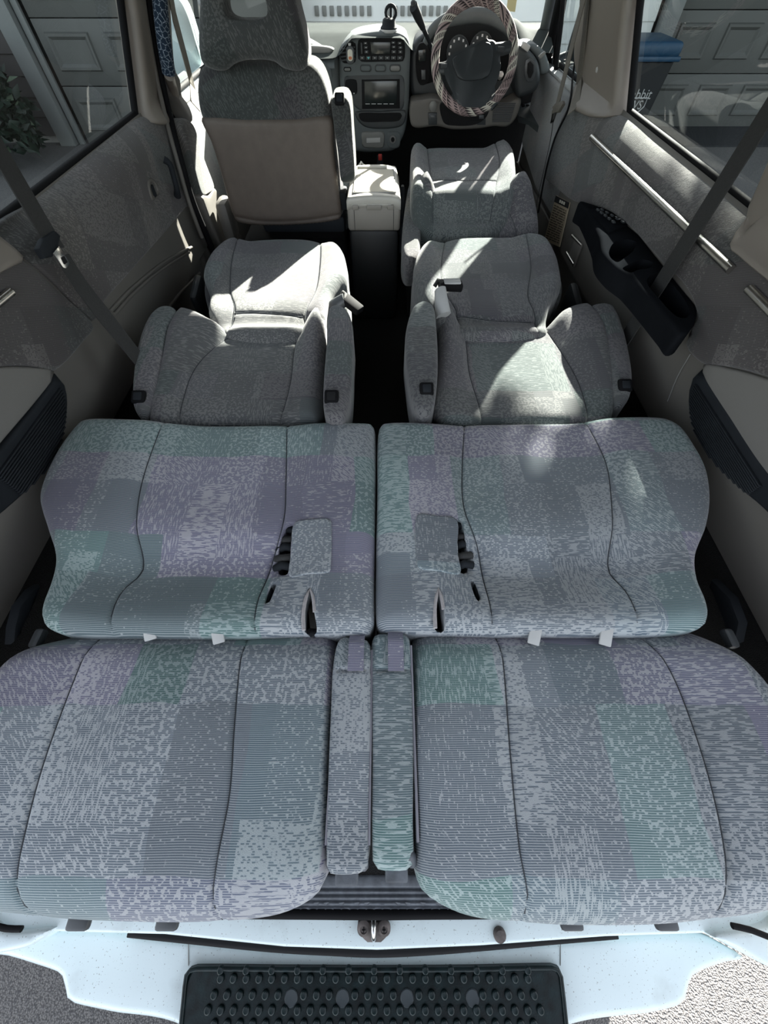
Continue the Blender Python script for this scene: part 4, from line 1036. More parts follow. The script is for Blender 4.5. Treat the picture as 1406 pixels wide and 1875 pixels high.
    for i in range(3): rbox('pocket_mark', px([(637 + 5.5 * i, 171)], F1 - .006)[0], (.006, .002, .004), M['tab'], rb, bev=0)
    bz = plate('radio_bezel', px([(662,146),(732,145),(732,199),(663,200)], F1 - .003), back, .01, M['hole'], rb, bev=.003)
    plate('touch_screen', px([(667,149),(727,148),(726,192),(668,193)], F1 - .005), back, .003, M['screen'], bz, bev=.001)
    for i in range(5):
        plate('screen_mark', px([(669 + 11 * i, 189.6),(677 + 11 * i, 189.6),(677 + 11 * i, 191),(669 + 11 * i, 191)], F1 - .0065), back, .001, M['tab'], bz, bev=0)
    slt = sheet('slot_surround', [(650,205),(700,203),(742,202),(743,215),(738,228),(725,234),(690,236),(668,232),(655,220)], F1 - .001, .01, M['dashdark'], cs, r=.006, h=.004)
    plate('storage_slot', cpx([(657,208),(700,207),(733,207),(736,212),(730,221),(700,223),(666,223),(659,218)], F1 - .007), back, .006, M['hole'], cs, bev=.001)
    ash = sheet('ashtray', [(662,243),(680,241),(702,242),(704,255),(701,270),(680,271),(664,268),(662,255)], F1, .012, M['trimgrey'], cs, r=.006, h=.004)
    plate('ashtray_grip', px([(671,253),(696,252),(696,261),(671,262)], F1 - .006), back, .004, M['tab'], ash, bev=.0015)
    li = sheet('lighter_panel', [(709,243),(722,241),(732,243),(733,256),(730,270),(712,270),(708,256)], F1, .012, D, cs, r=.005, h=.003)
    p = px([(719,255)], F1 - .004)[0]
    lathe('socket_rim', [(.013, 0), (.016, .002), (.015, .005), (.010, .005)], p, back, M['trimgrey'], li, n=20)
    lathe('lighter_knob', [(.009, 0), (.009, .007), (.006, .009)], p, back, M['hole'], li, n=16)
    # instrument panel on the driver side
    YD = 2.70
    ip = sheet('instrument_panel', [(752,95),(760,75),(775,62),(800,48),(840,44),(880,46),(930,60),(952,75),(955,120),(957,165),(950,182),(800,185),(770,180),(755,175),(750,140)], YD, .12, M['dashdark'], t, r=.02)
    sheet('instrument_recess', [(764,95),(772,72),(790,62),(830,40),(870,34),(910,40),(940,62),(946,100),(940,140),(900,150),(800,150),(775,155),(764,140)], YD - .004, .004, M['hole'], ip, r=.01)
    hp = [Vector(p) for p in px([(778,80),(790,56),(815,38),(850,29),(880,27),(905,34),(925,48),(936,62),(942,85)], YD - .05)]
    hd = tube('instrument_hood', hp, [.012,.018,.022,.024,.024,.024,.022,.018,.012], D, ip, n=12)
    for q, r_ in (((838,95), .050), ((880,90), .052)):
        c = px([q], YD - .01)[0]; gb = lathe('gauge', [(r_, 0), (r_, .006), (r_ - .004, .006), (r_ - .005, .003)], c, back, M['dashdark'], ip, n=28)
        for k in range(9):
            an = math.radians(220 - 32 * k); pp = c + Vector((math.cos(an), 0, math.sin(an))) * (r_ * .76) + back * .005
            rbox('gauge_mark', pp, (.007, .001, .008), M['white'], gb, bev=0)
    vt = plate('switch_bank', cpx([(762,100),(768,80),(782,82),(786,110),(784,150),(770,156),(763,140)], YD - .03), back, .02, M['hole'], ip, bev=.002)
    plate('small_display', px([(766,92),(780,90),(780,112),(767,113)], YD - .034), back, .004, M['screen'], vt, bev=.001)
    plate('switch', px([(771,128),(779,128),(779,146),(772,146)], YD - .034), back, .006, M['trimgrey2'], vt, bev=.002)
    # lower panel, knee trims, vents below the wheel
    lo = sheet('lower_trim', [(752,190),(770,184),(800,182),(830,200),(870,205),(920,195),(954,180),(946,215),(930,232),(905,232),(880,236),(830,238),(800,232),(755,232)], 2.58, .10, M['grey'], t, r=.012)
    plate('column_gap', cpx([(807,190),(850,196),(895,198),(890,215),(870,228),(830,230),(812,224)], 2.565), back, .02, M['hole'], lo, bev=.002)
    p = px([(793,194)], 2.565)[0]; lathe('round_knob', [(.018, 0), (.018, .006), (.012, .009)], p, back, M['trimgrey'], lo, n=18)
    for u, v in ((792,215), (881,215)):
        q = plate('switch_bezel', px([(u-8,v-8),(u+8,v-8),(u+8,v+14),(u-7,v+14)], 2.568), back, .01, M['dashdark'], lo, bev=.003)
        plate('switch', px([(u-4,v-4),(u+5,v-4),(u+5,v+3),(u-4,v+3)], 2.562), back, .004, M['trimgrey2'], q, bev=.002)
    for k in range(11):
        v = 189 + 3.3 * k; a, b = px([(904 - k * .3, v), (944 - k * 1.0, v)], 2.576); tube('grille_bar', [a, b], .0022, M['trimgrey2'], lo, n=5, smooth=False)
    # right end pod with its round vent
    ep = sheet('end_pod', [(945,88),(958,84),(972,95),(985,112),(990,135),(988,155),(978,170),(962,178),(948,178),(943,140)], 2.56, .16, M['dashdark'], t, r=.02)
    sheet('end_cap', [(958,84),(975,80),(995,92),(1003,108),(1006,130),(990,137),(986,113),(973,95)], 2.60, .12, D, t, r=.012)
    frame = cat([(963,112),(970,108),(979,116),(980,132),(974,148),(967,148),(961,135)], 3)
    o1 = [Vector(q) for q in cpx([(963,110),(970,106),(979,114),(981,132),(974,150),(966,150),(960,135)], 2.553, .02)]
    vb = plate('vent_bezel', o1, back, .01, M['trimgrey2'], ep, bev=.003)
    plate('vent_opening', cpx([(966,116),(971,112),(977,119),(977,132),(972,143),(968,143),(965,133)], 2.55, .02), back, .006, M['hole'], ep, bev=.001)
    rbox('demister_tab', px([(962,85)], 2.57)[0], (.035, .03, .02), M['tab'], ep, bev=.005, rot=(0, .4, 0))
    sheet('end_strip', [(986,104),(998,94),(1000,97),(988,110)], 2.545, .01, M['trimgrey'], ep, r=.003)
    return t
dashboard()
# things on the dashboard
def phone_mount():
    b = P(712, 50, Y=2.66); t = root('phone_mount', 'small black ring phone mount standing on the centre of the dashboard', 'phone mount', (b.x, b.y, b.z - .015))
    lathe('suction_base', [(.036, -.012), (.036, 0), (.030, .006), (.026, .022), (.020, .026)], b, (0, 0, 1), M['dark'], t, n=24)
    lathe('base_rim', [(.037, -.013), (.039, -.008), (.037, -.004)], b, (0, 0, 1), M['tab'], t, n=24)
    rc = P(715.5, 23, Y=2.66); ax, az = Vector((1, 0, 0)), Vector((0, 0, 1))
    h = (P(715, 8, Y=2.66) - P(715, 37, Y=2.66)).z * .5; w = .5 * (P(726, 20, Y=2.66) - P(705, 20, Y=2.66)).x
    tube('ring', [rc + ax * math.cos(a) * w * .9 + az * math.sin(a) * h * .92 for a in np.linspace(0, 2 * math.pi, 16, endpoint=False)], .006, M['dark'], t, n=8, closed=True)
    tube('stem', [b + Vector((0, 0, .02)), rc + Vector((0, 0, -h)), rc + Vector((0, .0, h * .85))], .005, M['dark'], t, n=8, smooth=False)
    lathe('ball_joint', [(.004, -.012), (.011, -.006), (.012, 0), (.010, .008), (.004, .012)], rc + Vector((0, 0, -h - .006)), (0, 0, 1), M['dark'], t, n=12)
phone_mount()
def freshener():
    Y = 2.60; t = root('air_freshener', 'small grey air freshener clipped to the left centre vent', 'air freshener', P(641, 112, Y=Y))
    o = P(641, 101, Y=Y); b = plate('body', rrect(o, (1,0,0), (0,0,1), .036, .054, .014), (0,-1,0), .016, M['trimgrey2'], t, bev=.005)
    plate('front_label', rrect(o + Vector((0,-.0022,0)), (1,0,0), (0,0,1), .022, .034, .009), (0,-1,0), .004, M['cream'], b, bev=.001)
    plate('label_print', rrect(o + Vector((0,-.0032,-.008)), (1,0,0), (0,0,1), .014, .009, .003), (0,-1,0), .002, simple('orange_print', (.65,.22,.10), .6), b, bev=0)
    rbox('clip', o + Vector((0, .012, .03)), (.012, .03, .008), M['tab'], t, bev=.002)
freshener()

# ================================================================== steering wheel and column stalk
def cover_mat():
    m, nt, b = nodes('printed_wheel_cover'); t = NT(nt); b.inputs['Roughness'].default_value = .85
    uv = t.n('ShaderNodeTexCoord').outputs['UV']; sp = t.n('ShaderNodeSeparateXYZ'); t.l(uv, sp.inputs[0]); u, v = sp.outputs[0], sp.outputs[1]
    L, Wd = 1.12, .13
    x = t.m('MULTIPLY', u, 46.0); y = t.m('MULTIPLY', v, 10.0)
    band = t.m('FLOOR', t.m('MULTIPLY', t.m('MULTIPLY_ADD', v, .10, u), 34.0)); bf = t.m('FRACT', t.m('MULTIPLY', t.m('MULTIPLY_ADD', v, .10, u), 34.0))
    q = t.n('ShaderNodeTexWhiteNoise', noise_dimensions='1D'); t.l(band, q.inputs['W']); r = q.outputs['Value']
    zig = t.m('ABSOLUTE', t.m('SUBTRACT', t.m('FRACT', t.m('MULTIPLY', v, 14)), .5))               # teeth round the rim
    teeth = t.m('GREATER_THAN', t.m('MULTIPLY', zig, 1.7), bf)
    dots = t.m('MULTIPLY', t.m('GREATER_THAN', t.m('FRACT', t.m('MULTIPLY', v, 16)), .45), t.m('LESS_THAN', t.m('ABSOLUTE', t.m('SUBTRACT', bf, .5)), .27))
    zz = t.m('GREATER_THAN', t.m('FRACT', t.m('ADD', t.m('MULTIPLY', bf, 2.0), t.m('MULTIPLY', zig, 2.2))), .5)
    solid = t.m('GREATER_THAN', t.m('FRACT', t.m('MULTIPLY_ADD', v, 3.0, bf)), .62)
    pat = teeth
    for lo, p_ in ((.3, dots), (.55, zz), (.82, solid)):
        g = t.n('ShaderNodeMix', data_type='FLOAT'); t.l(t.m('GREATER_THAN', r, lo), g.inputs[0]); t.l(pat, g.inputs[2]); t.l(p_, g.inputs[3]); pat = g.outputs[0]
    r2 = t.m('FRACT', t.m('MULTIPLY', r, 7.13))
    light = t.mix(t.m('GREATER_THAN', r2, .5), C(.62,.58,.50), C(.40,.30,.29))
    t.l(t.mix(pat, light, C(.035,.025,.028)), b.inputs['Base Color'])
    return m
def wheel():
    Cc = Vector((.3715, 2.43, .739)); al = math.radians(30)
    uy = Vector((0, math.sin(al), math.cos(al))); nn = Vector((0, -math.cos(al), math.sin(al))); ux = Vector((1, 0, 0))
    t = root('steering_wheel', 'black steering wheel in a cream and brown patterned cloth cover', 'steering wheel', Cc)
    R_ = .161
    tube('rim_cover', [Cc + ux * R_ * math.cos(a) + uy * R_ * math.sin(a) for a in np.linspace(0, 2 * math.pi, 48, endpoint=False)], .0172, cover_mat(), t, n=16, closed=True, sp=.015, uv=True)
    def q(l, off=0.0): return [PP(u, v, Cc + nn * off, nn) for u, v in l]
    hub = [(811,118),(822,104),(840,92),(870,78),(895,68),(905,70),(912,82),(920,96),(919,115),(915,140),(905,160),(890,172),(868,180),(845,180),(832,170),(822,148),(814,132)]
    def sp2(l, off, sp=.012):
        p = q(l, off); a = [( (x - Cc).dot(ux), (x - Cc).dot(uy)) for x in p]
        return [Cc + nn * off + ux * s[0] + uy * s[1] for s in cat(a, sp)]
    h = plate('hub', sp2([(812,118),(824,102),(845,90),(872,78),(897,70),(908,74),(914,92),(918,112),(913,140),(903,165),(898,186),(880,196),(858,196),(838,192),(828,168),(816,142)], .018), nn, .06, M['dashdark'], t, bev=.012, seg=3)
    ap = [(828,108),(845,96),(872,84),(893,76),(900,82),(903,100),(900,122),(895,138),(878,145),(850,146),(838,140),(832,124)]
    plate('horn_pad', sp2(ap, .026), nn, .012, M['dashdark'], h, bev=.005, seg=3)
    def spoke(a, b, w0, w1):
        A, B = q([a], .008)[0], q([b], .004)[0]
        return tube('spoke', [A, (A + B) / 2 - nn * .004, B], [w0, (w0 + w1) / 2, w1], M['dashdark'], t, n=12, flat=.55, ref=nn)
    for a, b in (((822,124),(799,126)), ((905,92),(940,84)), ((838,172),(826,196)), ((898,178),(906,196))):
        s = spoke(a, b, .022, .018)
    for a in ((813,121), (917,90)):
        c = q([a], .022)[0]; rbox('horn_button', c, (.026, .016, .006), M['trimgrey2'], h, bev=.003, rot=(-(math.pi / 2 - al) + math.pi, 0, 0))
    col = tube('column_shroud', [Cc - nn * .05, Cc - nn * .13 , Cc - nn * .28], [.045, .055, .07], M['dashdark'], t, n=16)
    for s, zz in ((1, .0), (-1, 0)):
        tube('column_stalk', [Cc - nn * .10 + ux * s * .04, Cc - nn * .09 + ux * s * .13 - uy * .01], [.010, .008], M['dashdark'], t, n=8)
    p = PP(917, 137, Cc - nn * .06, nn); lathe('ignition_key_ring', [(.0, .008), (.009, .006), (.011, 0), (.009, -.02)], p, nn, M['tab'], t, n=14)
wheel()
a, b = P(757, 12, Y=2.52), P(783, 70, Y=2.60)
gs = root('column_shifter', 'black column gear lever rising to the left of the steering wheel', 'gear lever', b)
tube('lever', [b + Vector((.03, .03, -.04)), b, a * .3 + b * .7], [.007, .007, .009], M['dark'], gs, n=10)
tube('lever_grip', [a * .35 + b * .65, a * .7 + b * .3, a], [.011, .016, .017], M['dark'], gs, n=14)
lathe('overdrive_button', [(.010, 0), (.010, .004), (.007, .006)], a + Vector((-.002, -.012, .008)), (-.2, -.7, .6), M['trimgrey2'], gs, n=14)

# ================================================================== cooler between the front seats
def cooler():
    x0, x1, y0, y1 = -.142, .064, 1.775, 2.12; cx, cy = (x0 + x1) / 2, (y0 + y1) / 2; w, l = x1 - x0, y1 - y0
    t = root('cooler_box', 'ivory and black portable cooler box standing between the front seats', 'cooler', (cx, cy, 0))
    rbox('cooler_base', (cx, cy, .19), (w - .006, l - .006, .37), M['coolerdark'], t, bev=.02)
    rbox('cooler_body', (cx, cy, .413), (w, l, .085), M['coolergrey'], t, bev=.012, seg=3)
    for s in (-1, 1): rbox('panel_line', (cx + s * w * .37, y0 - .0002, .408), (.0015, .002, .072), M['dark'], t, bev=0)
    ld = pad('lid', [(x0, y0), (x1, y0), (x1 - .004, cy), (x1 - .010, y1), (x0 + .010, y1), (x0 + .004, cy)], lambda x, y: .487 - .008 * ((x - cx) / (w / 2)) ** 2, .010, .026, M['coolerlid'], t, sp=.012, sharp=True)
    ins = [(x0 + .028, y0 + .035), (x1 - .022, y0 + .035), (x1 - .026, y1 - .07), (x0 + .03, y1 - .07)]
    pad('lid_panel', ins, .4885, .003, .006, simple('cream_lid_insert', (.60, .56, .47), .7, bump=.4, bscale=700), ld, sp=.012, sharp=True)
    n = Vector((0, 0, 1)); 
    frame_ring('lid_groove', [Vector((*q, .4875)) + Vector((s, r_, 0)) for q, s, r_ in zip(ins, (-.004, .004, .004, -.004), (-.004, -.004, .004, .004))], [Vector((*q, .4875)) for q in ins], n, .003, M['trimgrey'], ld)
    rbox('lid_ridge', (cx - .01, y1 - .045, .489), (w * .6, .02, .008), M['coolerlid'], ld, bev=.003)
    for xx, ww in ((cx - w * .34, .022), (cx + .001, .056), (cx + w * .31, .022)):
        rbox('lid_hinge', (xx, y0 - .003, .452), (ww, .010, .016), M['coolergrey'], t, bev=.002)
    rbox('hinge_rod', (cx - .01, y0 - .001, .460), (w * .74, .006, .004), M['coolerlid'], t, bev=.001)
cooler()
a, b = P(737, 345, Z=.46), P(736, 392, Z=.40)
hb = root('handbrake', 'dark handbrake lever beside the driver seat armrest', 'handbrake', b)
tube('lever', [a, (a + b) / 2, b, b + Vector((0, -.05, -.12))], [.010, .011, .009, .008], M['dark'], hb, n=10)
lathe('release_tip', [(.006, 0), (.006, .01), (.003, .012)], a, (a - b), M['trimgrey'], hb, n=10)
# loose bits under the centre stack
p = P(696, 288, Z=.40)
rbk = root('red_buckle', 'small red seat belt release below the centre stack', 'buckle', p)
rbox('buckle_body', p + Vector((0, .004, -.02)), (.03, .02, .05), M['dark'], rbk, bev=.003)
tube('buckle_stalk', [p + Vector((0, .004, -.04)), Vector((p.x, p.y + .01, .20))], .008, M['black'], rbk, n=8, smooth=False)
rbox('release_button', p + Vector((0, -.006, .002)), (.018, .01, .024), M['red'], rbk, bev=.003)
p = P(663, 297, Y=2.20)
wr = root('charging_cable', 'short pale cable lying behind the cooler box', 'cable', p)
tube('wire', [P(659,305,Y=2.2), P(661,296,Y=2.2), P(664,300,Y=2.21), P(670,304,Y=2.21), P(674,305,Y=2.21)], .003, M['white'], wr, n=6, sp=.008)
tube('plug', [P(659,306,Y=2.2), P(659,299,Y=2.2)], .005, M['tab'], wr, n=8, smooth=False)
# blue printed cloth cover on the left pillar handle
def cloth_mat():
    m, nt, b = nodes('blue_printed_cloth'); t = NT(nt); b.inputs['Roughness'].default_value = .9
    uv = t.n('ShaderNodeTexCoord').outputs['UV']; sp = t.n('ShaderNodeSeparateXYZ'); t.l(uv, sp.inputs[0]); u, v = sp.outputs[0], sp.outputs[1]
    vec = t.xyz(t.m('MULTIPLY', u, 22), t.m('MULTIPLY', v, 9))
    q = t.n('ShaderNodeTexVoronoi', voronoi_dimensions='2D', feature='DISTANCE_TO_EDGE'); q.inputs['Scale'].default_value = 1; t.l(vec, q.inputs['Vector'])
    e = t.rng(q.outputs['Distance'], .05, .12, 1, 0); nz = t.rng(t.noise(vec, 5, 1), .42, .55)
    t.l(t.mix(t.m('MULTIPLY', e, nz), C(.008,.022,.045), C(.30,.36,.42)), b.inputs['Base Color']); return m
c = [W3(u, v, -1, .075) for u, v in ((286,-90),(291,-20),(296,40),(302,90),(309,136))]
hc = root('handle_cover', 'dark blue printed cloth cover on the left door pillar grab handle', 'cover', c[-1])
tube('cloth_cover', c, [.021,.022,.022,.022,.021], cloth_mat(), hc, n=14, uv=True, flat=.8)
tube('handle_end', [c[-1], W3(313,150,-1,.055), W3(320,170,-1,.05), W3(325,186,-1,.03)], [.016,.017,.015,.010], M['pillar'], hc, n=12)
# ================================================================== rear sill, latch and bumper
def XYs(px, z): return [(p.x, p.y) for p in (P(u, v, Z=z) for u, v in px)]
sill = struct(pad('trim_12', XYs([(-40,1690),(60,1706),(300,1712),(520,1735),(690,1741),(880,1733),(1110,1716),(1350,1708),(1450,1690),(1450,1660),(-40,1660)], -.035), -.035, .006, .20, M['paint'], None, sp=.03, sharp=True, ang=40))
sill2 = struct(pad('trim_13', XYs([(520,1600),(870,1600),(880,1640),(880,1667),(520,1667)], .0), .002, .006, .03, M['scuff'], None, sp=.02, sharp=True,
       seams=[XYs([(500,v),(900,v)], 0) for v in (1627, 1638, 1649, 1659)], gw=.0022, gd=.003, ang=40))
tube('weather_seal', [P(u, v, Z=-.006) for u, v in ((440,1672),(560,1673),(690,1674),(800,1673),(960,1672))], .0085, M['black'], sill2, n=10)
tube('gap_strip', [P(u, v, Z=-.052) for u, v in ((235,1709),(330,1719),(500,1736),(600,1742),(690,1745.5),(790,1741),(900,1732),(1000,1723),(1130,1712))], .0062, M['hole'], sill, n=8, ref=(0, 0, 1), flat=.7)
def latch():
    z = -.030; n = Vector((0, -.25, 1)).normalized()
    q = [P(u, v, Z=z) for u, v in ((656,1684),(710,1684),(714,1700),(706,1716),(698,1728),(672,1728),(664,1716),(654,1700))]
    c = sum(q, Vector()) / len(q); q = [p - n * (p - c).dot(n) + n * .003 for p in q]
    t = plate('latch_striker', q, n, .01, M['rust'], sill, bev=.004); t['label'] = 'rusty dark latch striker with two cross head screws'
    for u in (666, 703):
        p = P(u, 1700, Z=z + .006); s = lathe('screw', [(.013, -.004), (.013, .001), (.010, .003), (.007, .004), (.006, .0025)], p, n, M['rust'], t, n=18)
        for ax in ((.008, .002, .001), (.002, .008, .001)): rbox('screw_slot', p + n * .0042, ax, M['hole'], t, bev=0)
    a, b = P(684, 1688, Z=z + .012), P(684, 1716, Z=z + .010)
    tube('striker_loop', [a + Vector((0, .006, -.012)), a, (a + b) / 2 + n * .006, b, b + Vector((0, -.006, -.014))], .0048, M['steel'], t, n=10, sp=.006)
latch()
def rubber_stop():
    p = P(915, 1712, Z=-.03); lathe('drain_plug', [(.012, -.004), (.012, .002), (.009, .005), (.004, .005)], p, (0, -.2, 1), M['rust'], sill, n=16)
rubber_stop()
def bumper():
    z0 = -.075
    up = [(-60,1722),(0,1716),(70,1706),(140,1702),(265,1712),(400,1728),(500,1737),(600,1743),(690,1746),(790,1742),(900,1733),(1000,1724),(1110,1716),(1240,1712),(1300,1718),(1345,1740),(1385,1765)]
    dn = [(1375,1770),(1350,1772),(1300,1786),(1280,1796),(1272,1812),(1266,1838),(1250,1850),(1210,1858),(1040,1885),(1030,1930),(690,1940),(335,1930),(325,1882),(180,1856),(125,1847),(110,1838),(105,1815),(100,1798),(90,1790),(40,1776),(-10,1764),(-60,1756)]
    t = root('rear_bumper', 'white painted rear bumper under the open tailgate', 'bumper', (0, -.42, -.6))
    def z(x, y): return z0 + .02 * sst(-y, .30, .36) * 0 - .9 * np.clip(np.abs(x) - .50, 0, 1) * .10
    b = pad('bumper_shell', XYs(up + dn, z0), z, .014, .16, M['paint'], t, sp=.022, ang=50)
    for u in (345, 1026):
        a, c = P(u, 1728 if u < 600 else 1727, Z=z0 + .001), P(u, 1768, Z=z0 + .001); tube('seam_line', [a, c], .0008, M['trimgrey'], b, n=5, smooth=False)
    zs = -.062
    st = [(340,1782),(346,1774),(358,1770),(520,1771),(690,1772),(860,1771),(1012,1768),(1024,1772),(1030,1785),(1034,1830),(1040,1900),(1044,1960),(325,1960),(329,1900),(335,1830)]
    s = pad('step_pad', XYs(st, zs), zs + .003, .006, .05, M['black2'], t, sp=.02, ang=50)
    s['label'] = 'black studded step pad on top of the bumper'
    # raised border
    tube('pad_rim', [P(u, v, Z=zs + .004) for u, v in ((329,1900),(336,1830),(341,1786),(348,1777),(360,1774),(520,1775),(690,1776),(860,1775),(1010,1772),(1021,1776),(1027,1788),(1032,1830),(1039,1900))], .004, M['black2'], s, n=8)
    for j, v in enumerate((1776, 1791, 1821, 1849, 1875, 1900)):
        off = 0 if j % 2 else 11.5
        ks = [q for q in np.arange(-13, 14) ]
        for k in ks:
            p = P(685 + k * 23.4 + off * (1 if j else 0), v, Z=zs + .004)
            if abs(p.x + .02) > .315: continue
            if v == 1821 and any(abs(685 + k * 23.4 + off * (1 if j else 0) - c) < 13 for c in (533, 627, 745, 865)): continue
            if j == 0 and k % 2: continue
            if 'proto' not in globals():
                globals()['proto'] = (lathe('stud', [(.0072, -.002), (.0072, .001), (.0062, .0035), (.0045, .0046), (.002, .0042)], p, (0, 0, 1), M['black2'], s, n=12), p)
            else: share(globals()['proto'][0], 'stud', s, p - globals()['proto'][1])
    for c in (533, 627, 745, 865):
        p = P(c, 1827, Z=zs + .003); lathe('pad_bolt', [(.0125, -.002), (.0125, .001), (.011, .0022), (.003, .0018)], p, (0, 0, 1), M['boltgrey'], s, n=18)
M['black2'] = simple('black_step_rubber', (.005, .012, .013), .33, var=.6, vscale=50, bump=.25, bscale=400, spec=.3)
M['boltgrey'] = simple('grey_bolt_cover', (.03,.04,.045), .45)
bumper()
# body corners either side of the rear opening
for nm, s, px in (('trim_14', -1, [(-80,1640),(-10,1690),(20,1706),(95,1702),(60,1730),(0,1745),(-80,1760)]), ('trim_15', 1, [(1480,1620),(1406,1690),(1370,1700),(1300,1712),(1345,1735),(1406,1770),(1490,1790)])):
    struct(pad(nm, XYs(px, -.02), -.012, .01, .10, M['paint'], None, sp=.02, ang=50))
struct(tube('trim_16', [P(u, v, Z=.02) for u, v in ((1340,1695),(1375,1703),(1406,1715),(1470,1745))], .005, M['black'], None, n=8))
struct(tube('trim_17', [P(u, v, Z=.02) for u, v in ((-60,1660),(-20,1690),(10,1700),(40,1701))], .005, M['black'], None, n=8))
# outer skin of the van below the windows, so nothing looks paper thin from the side
for nm, s in (('trim_18', 1), ('trim_19', -1)):
    struct(rbox(nm, (s * .872, 1.45, .18), (.05, 2.9, .98), M['paint'], bev=.03))

# ================================================================== mirrors outside, tailgate, tree
M['mirrorglass'] = simple('mirror_glass', (.8, .82, .82), .02, 1.0)
def mirror(s, label, c, mat, w, h, tilt):
    c = Vector(c); t = root('door_mirror', label, 'mirror', c)
    o = [(c.x - w, c.z - h * .9), (c.x, c.z - h), (c.x + w, c.z - h * .95), (c.x + w * 1.08, c.z), (c.x + w * .9, c.z + h * .9), (c.x, c.z + h), (c.x - w * .9, c.z + h * .85), (c.x - w * 1.06, c.z)]
    pad('mirror_housing', o, 0, .05, .04, mat, t, sp=.018, map3=lambda a, b, k: (a, c.y + .02 + .10 + k, b), flip=True)
    frame = [Vector((a, c.y + .085, b)) for a, b in cat(o, .03)]; n = Vector((s * tilt, -1, .05)).normalized()
    frame_ring('mirror_rim', frame, [Vector((c.x, 0, c.z)) + (p - Vector((c.x, 0, c.z))) * .88 + Vector((0, (c.y + .085) * .12 + .01, 0)) for p in frame], (0, -1, 0), .06, mat, t)
    plate('mirror_face', [Vector((c.x + (p.x - c.x) * .86, c.y + .094, c.z + (p.z - c.z) * .86)) for p in frame], n, .006, M['mirrorglass'], t, bev=0)
    tube('mirror_arm', [c + Vector((-s * w * .8, .12, -h * .7)), c + Vector((-s * (w + .08), .12, -h * .9))], .025, mat, t, n=10)
mirror(-1, 'white left door mirror seen through the left front window', (-1.03, 2.80, .74), M['paint'], .13, .13, -.2)
mirror(1, 'bright right door mirror seen through the driver window beside the belts', (1.00, 2.72, .80), M['dashdark'], .11, .15, .25)
tg = root('tailgate', 'raised rear tailgate standing open above the bumper', 'tailgate', (0, 0, 1.27))
plate('gate_panel', [(-.66, -.02, 1.30), (.66, -.02, 1.30), (.62, -.95, 1.62), (-.62, -.95, 1.62)], (0, -.32, -.95), .05, M['grey'], tg, bev=.01)
for s in (-1, 1): tube('gas_strut', [(s * .62, .02, 1.15), (s * .60, -.45, 1.42)], .010, M['black'], tg, n=8, smooth=False)
def tree():
    ez = Vector((math.cos(SUN_AZ), -math.sin(SUN_AZ), 0)); fz = Vector((-math.sin(SUN_EL) * math.sin(SUN_AZ), -math.sin(SUN_EL) * math.cos(SUN_AZ), math.cos(SUN_EL)))
    at = lambda s, e, f: sd * s + ez * e + fz * f
    base = Vector((5.4, 3.9, -.6)); t = root('tree', 'leafy tree at the right of the driveway whose shade dapples the seats', 'tree', base)
    top = at(6.4, 1.6, .9)
    tube('trunk', [base, base + Vector((-.1, .1, 1.2)), (base + top) / 2 + Vector((.3, 0, .7)), top], [.16, .14, .10, .05], M['stem_t'], t, n=10, sp=.2)
    tube('branch', [top, at(6.2, .7, .45), at(6.0, -.1, .22)], [.05, .03, .012], M['stem_t'], t, n=8, sp=.1)
    rnd = random.Random(4); V, Fc = [], []
    for i in range(12000):
        e, f = rnd.uniform(-.55, 2.0), rnd.uniform(.0, 1.5)
        if f < .045 + .03 * math.sin(e * 23) and rnd.random() < .7: continue
        c = at(rnd.uniform(5.2, 6.9), e, f); d = Vector((rnd.gauss(0, 1), rnd.gauss(0, 1), rnd.gauss(0, 1))).normalized(); s_ = d.orthogonal().normalized(); s_.rotate(Matrix.Rotation(rnd.uniform(0, 6.28), 3, d))
        l, w = rnd.uniform(.07, .13), rnd.uniform(.025, .045); k = len(V)
        V += [c, c + d * l * .5 + s_ * w, c + d * l, c + d * l * .5 - s_ * w]; Fc += [[k, k+1, k+2], [k, k+2, k+3]]
    me = bpy.data.meshes.new('foliage'); me.from_pydata(V, [], Fc); o = link('foliage', me, M['leaf_t'], t, True, 0); o['kind'] = 'stuff'
M['stem_t'] = simple('grey_bark', (.12,.10,.08), .9, var=.3, vscale=20); M['leaf_t'] = simple('tree_leaf', (.06,.12,.04), .5, var=.4, vscale=9)
tree()

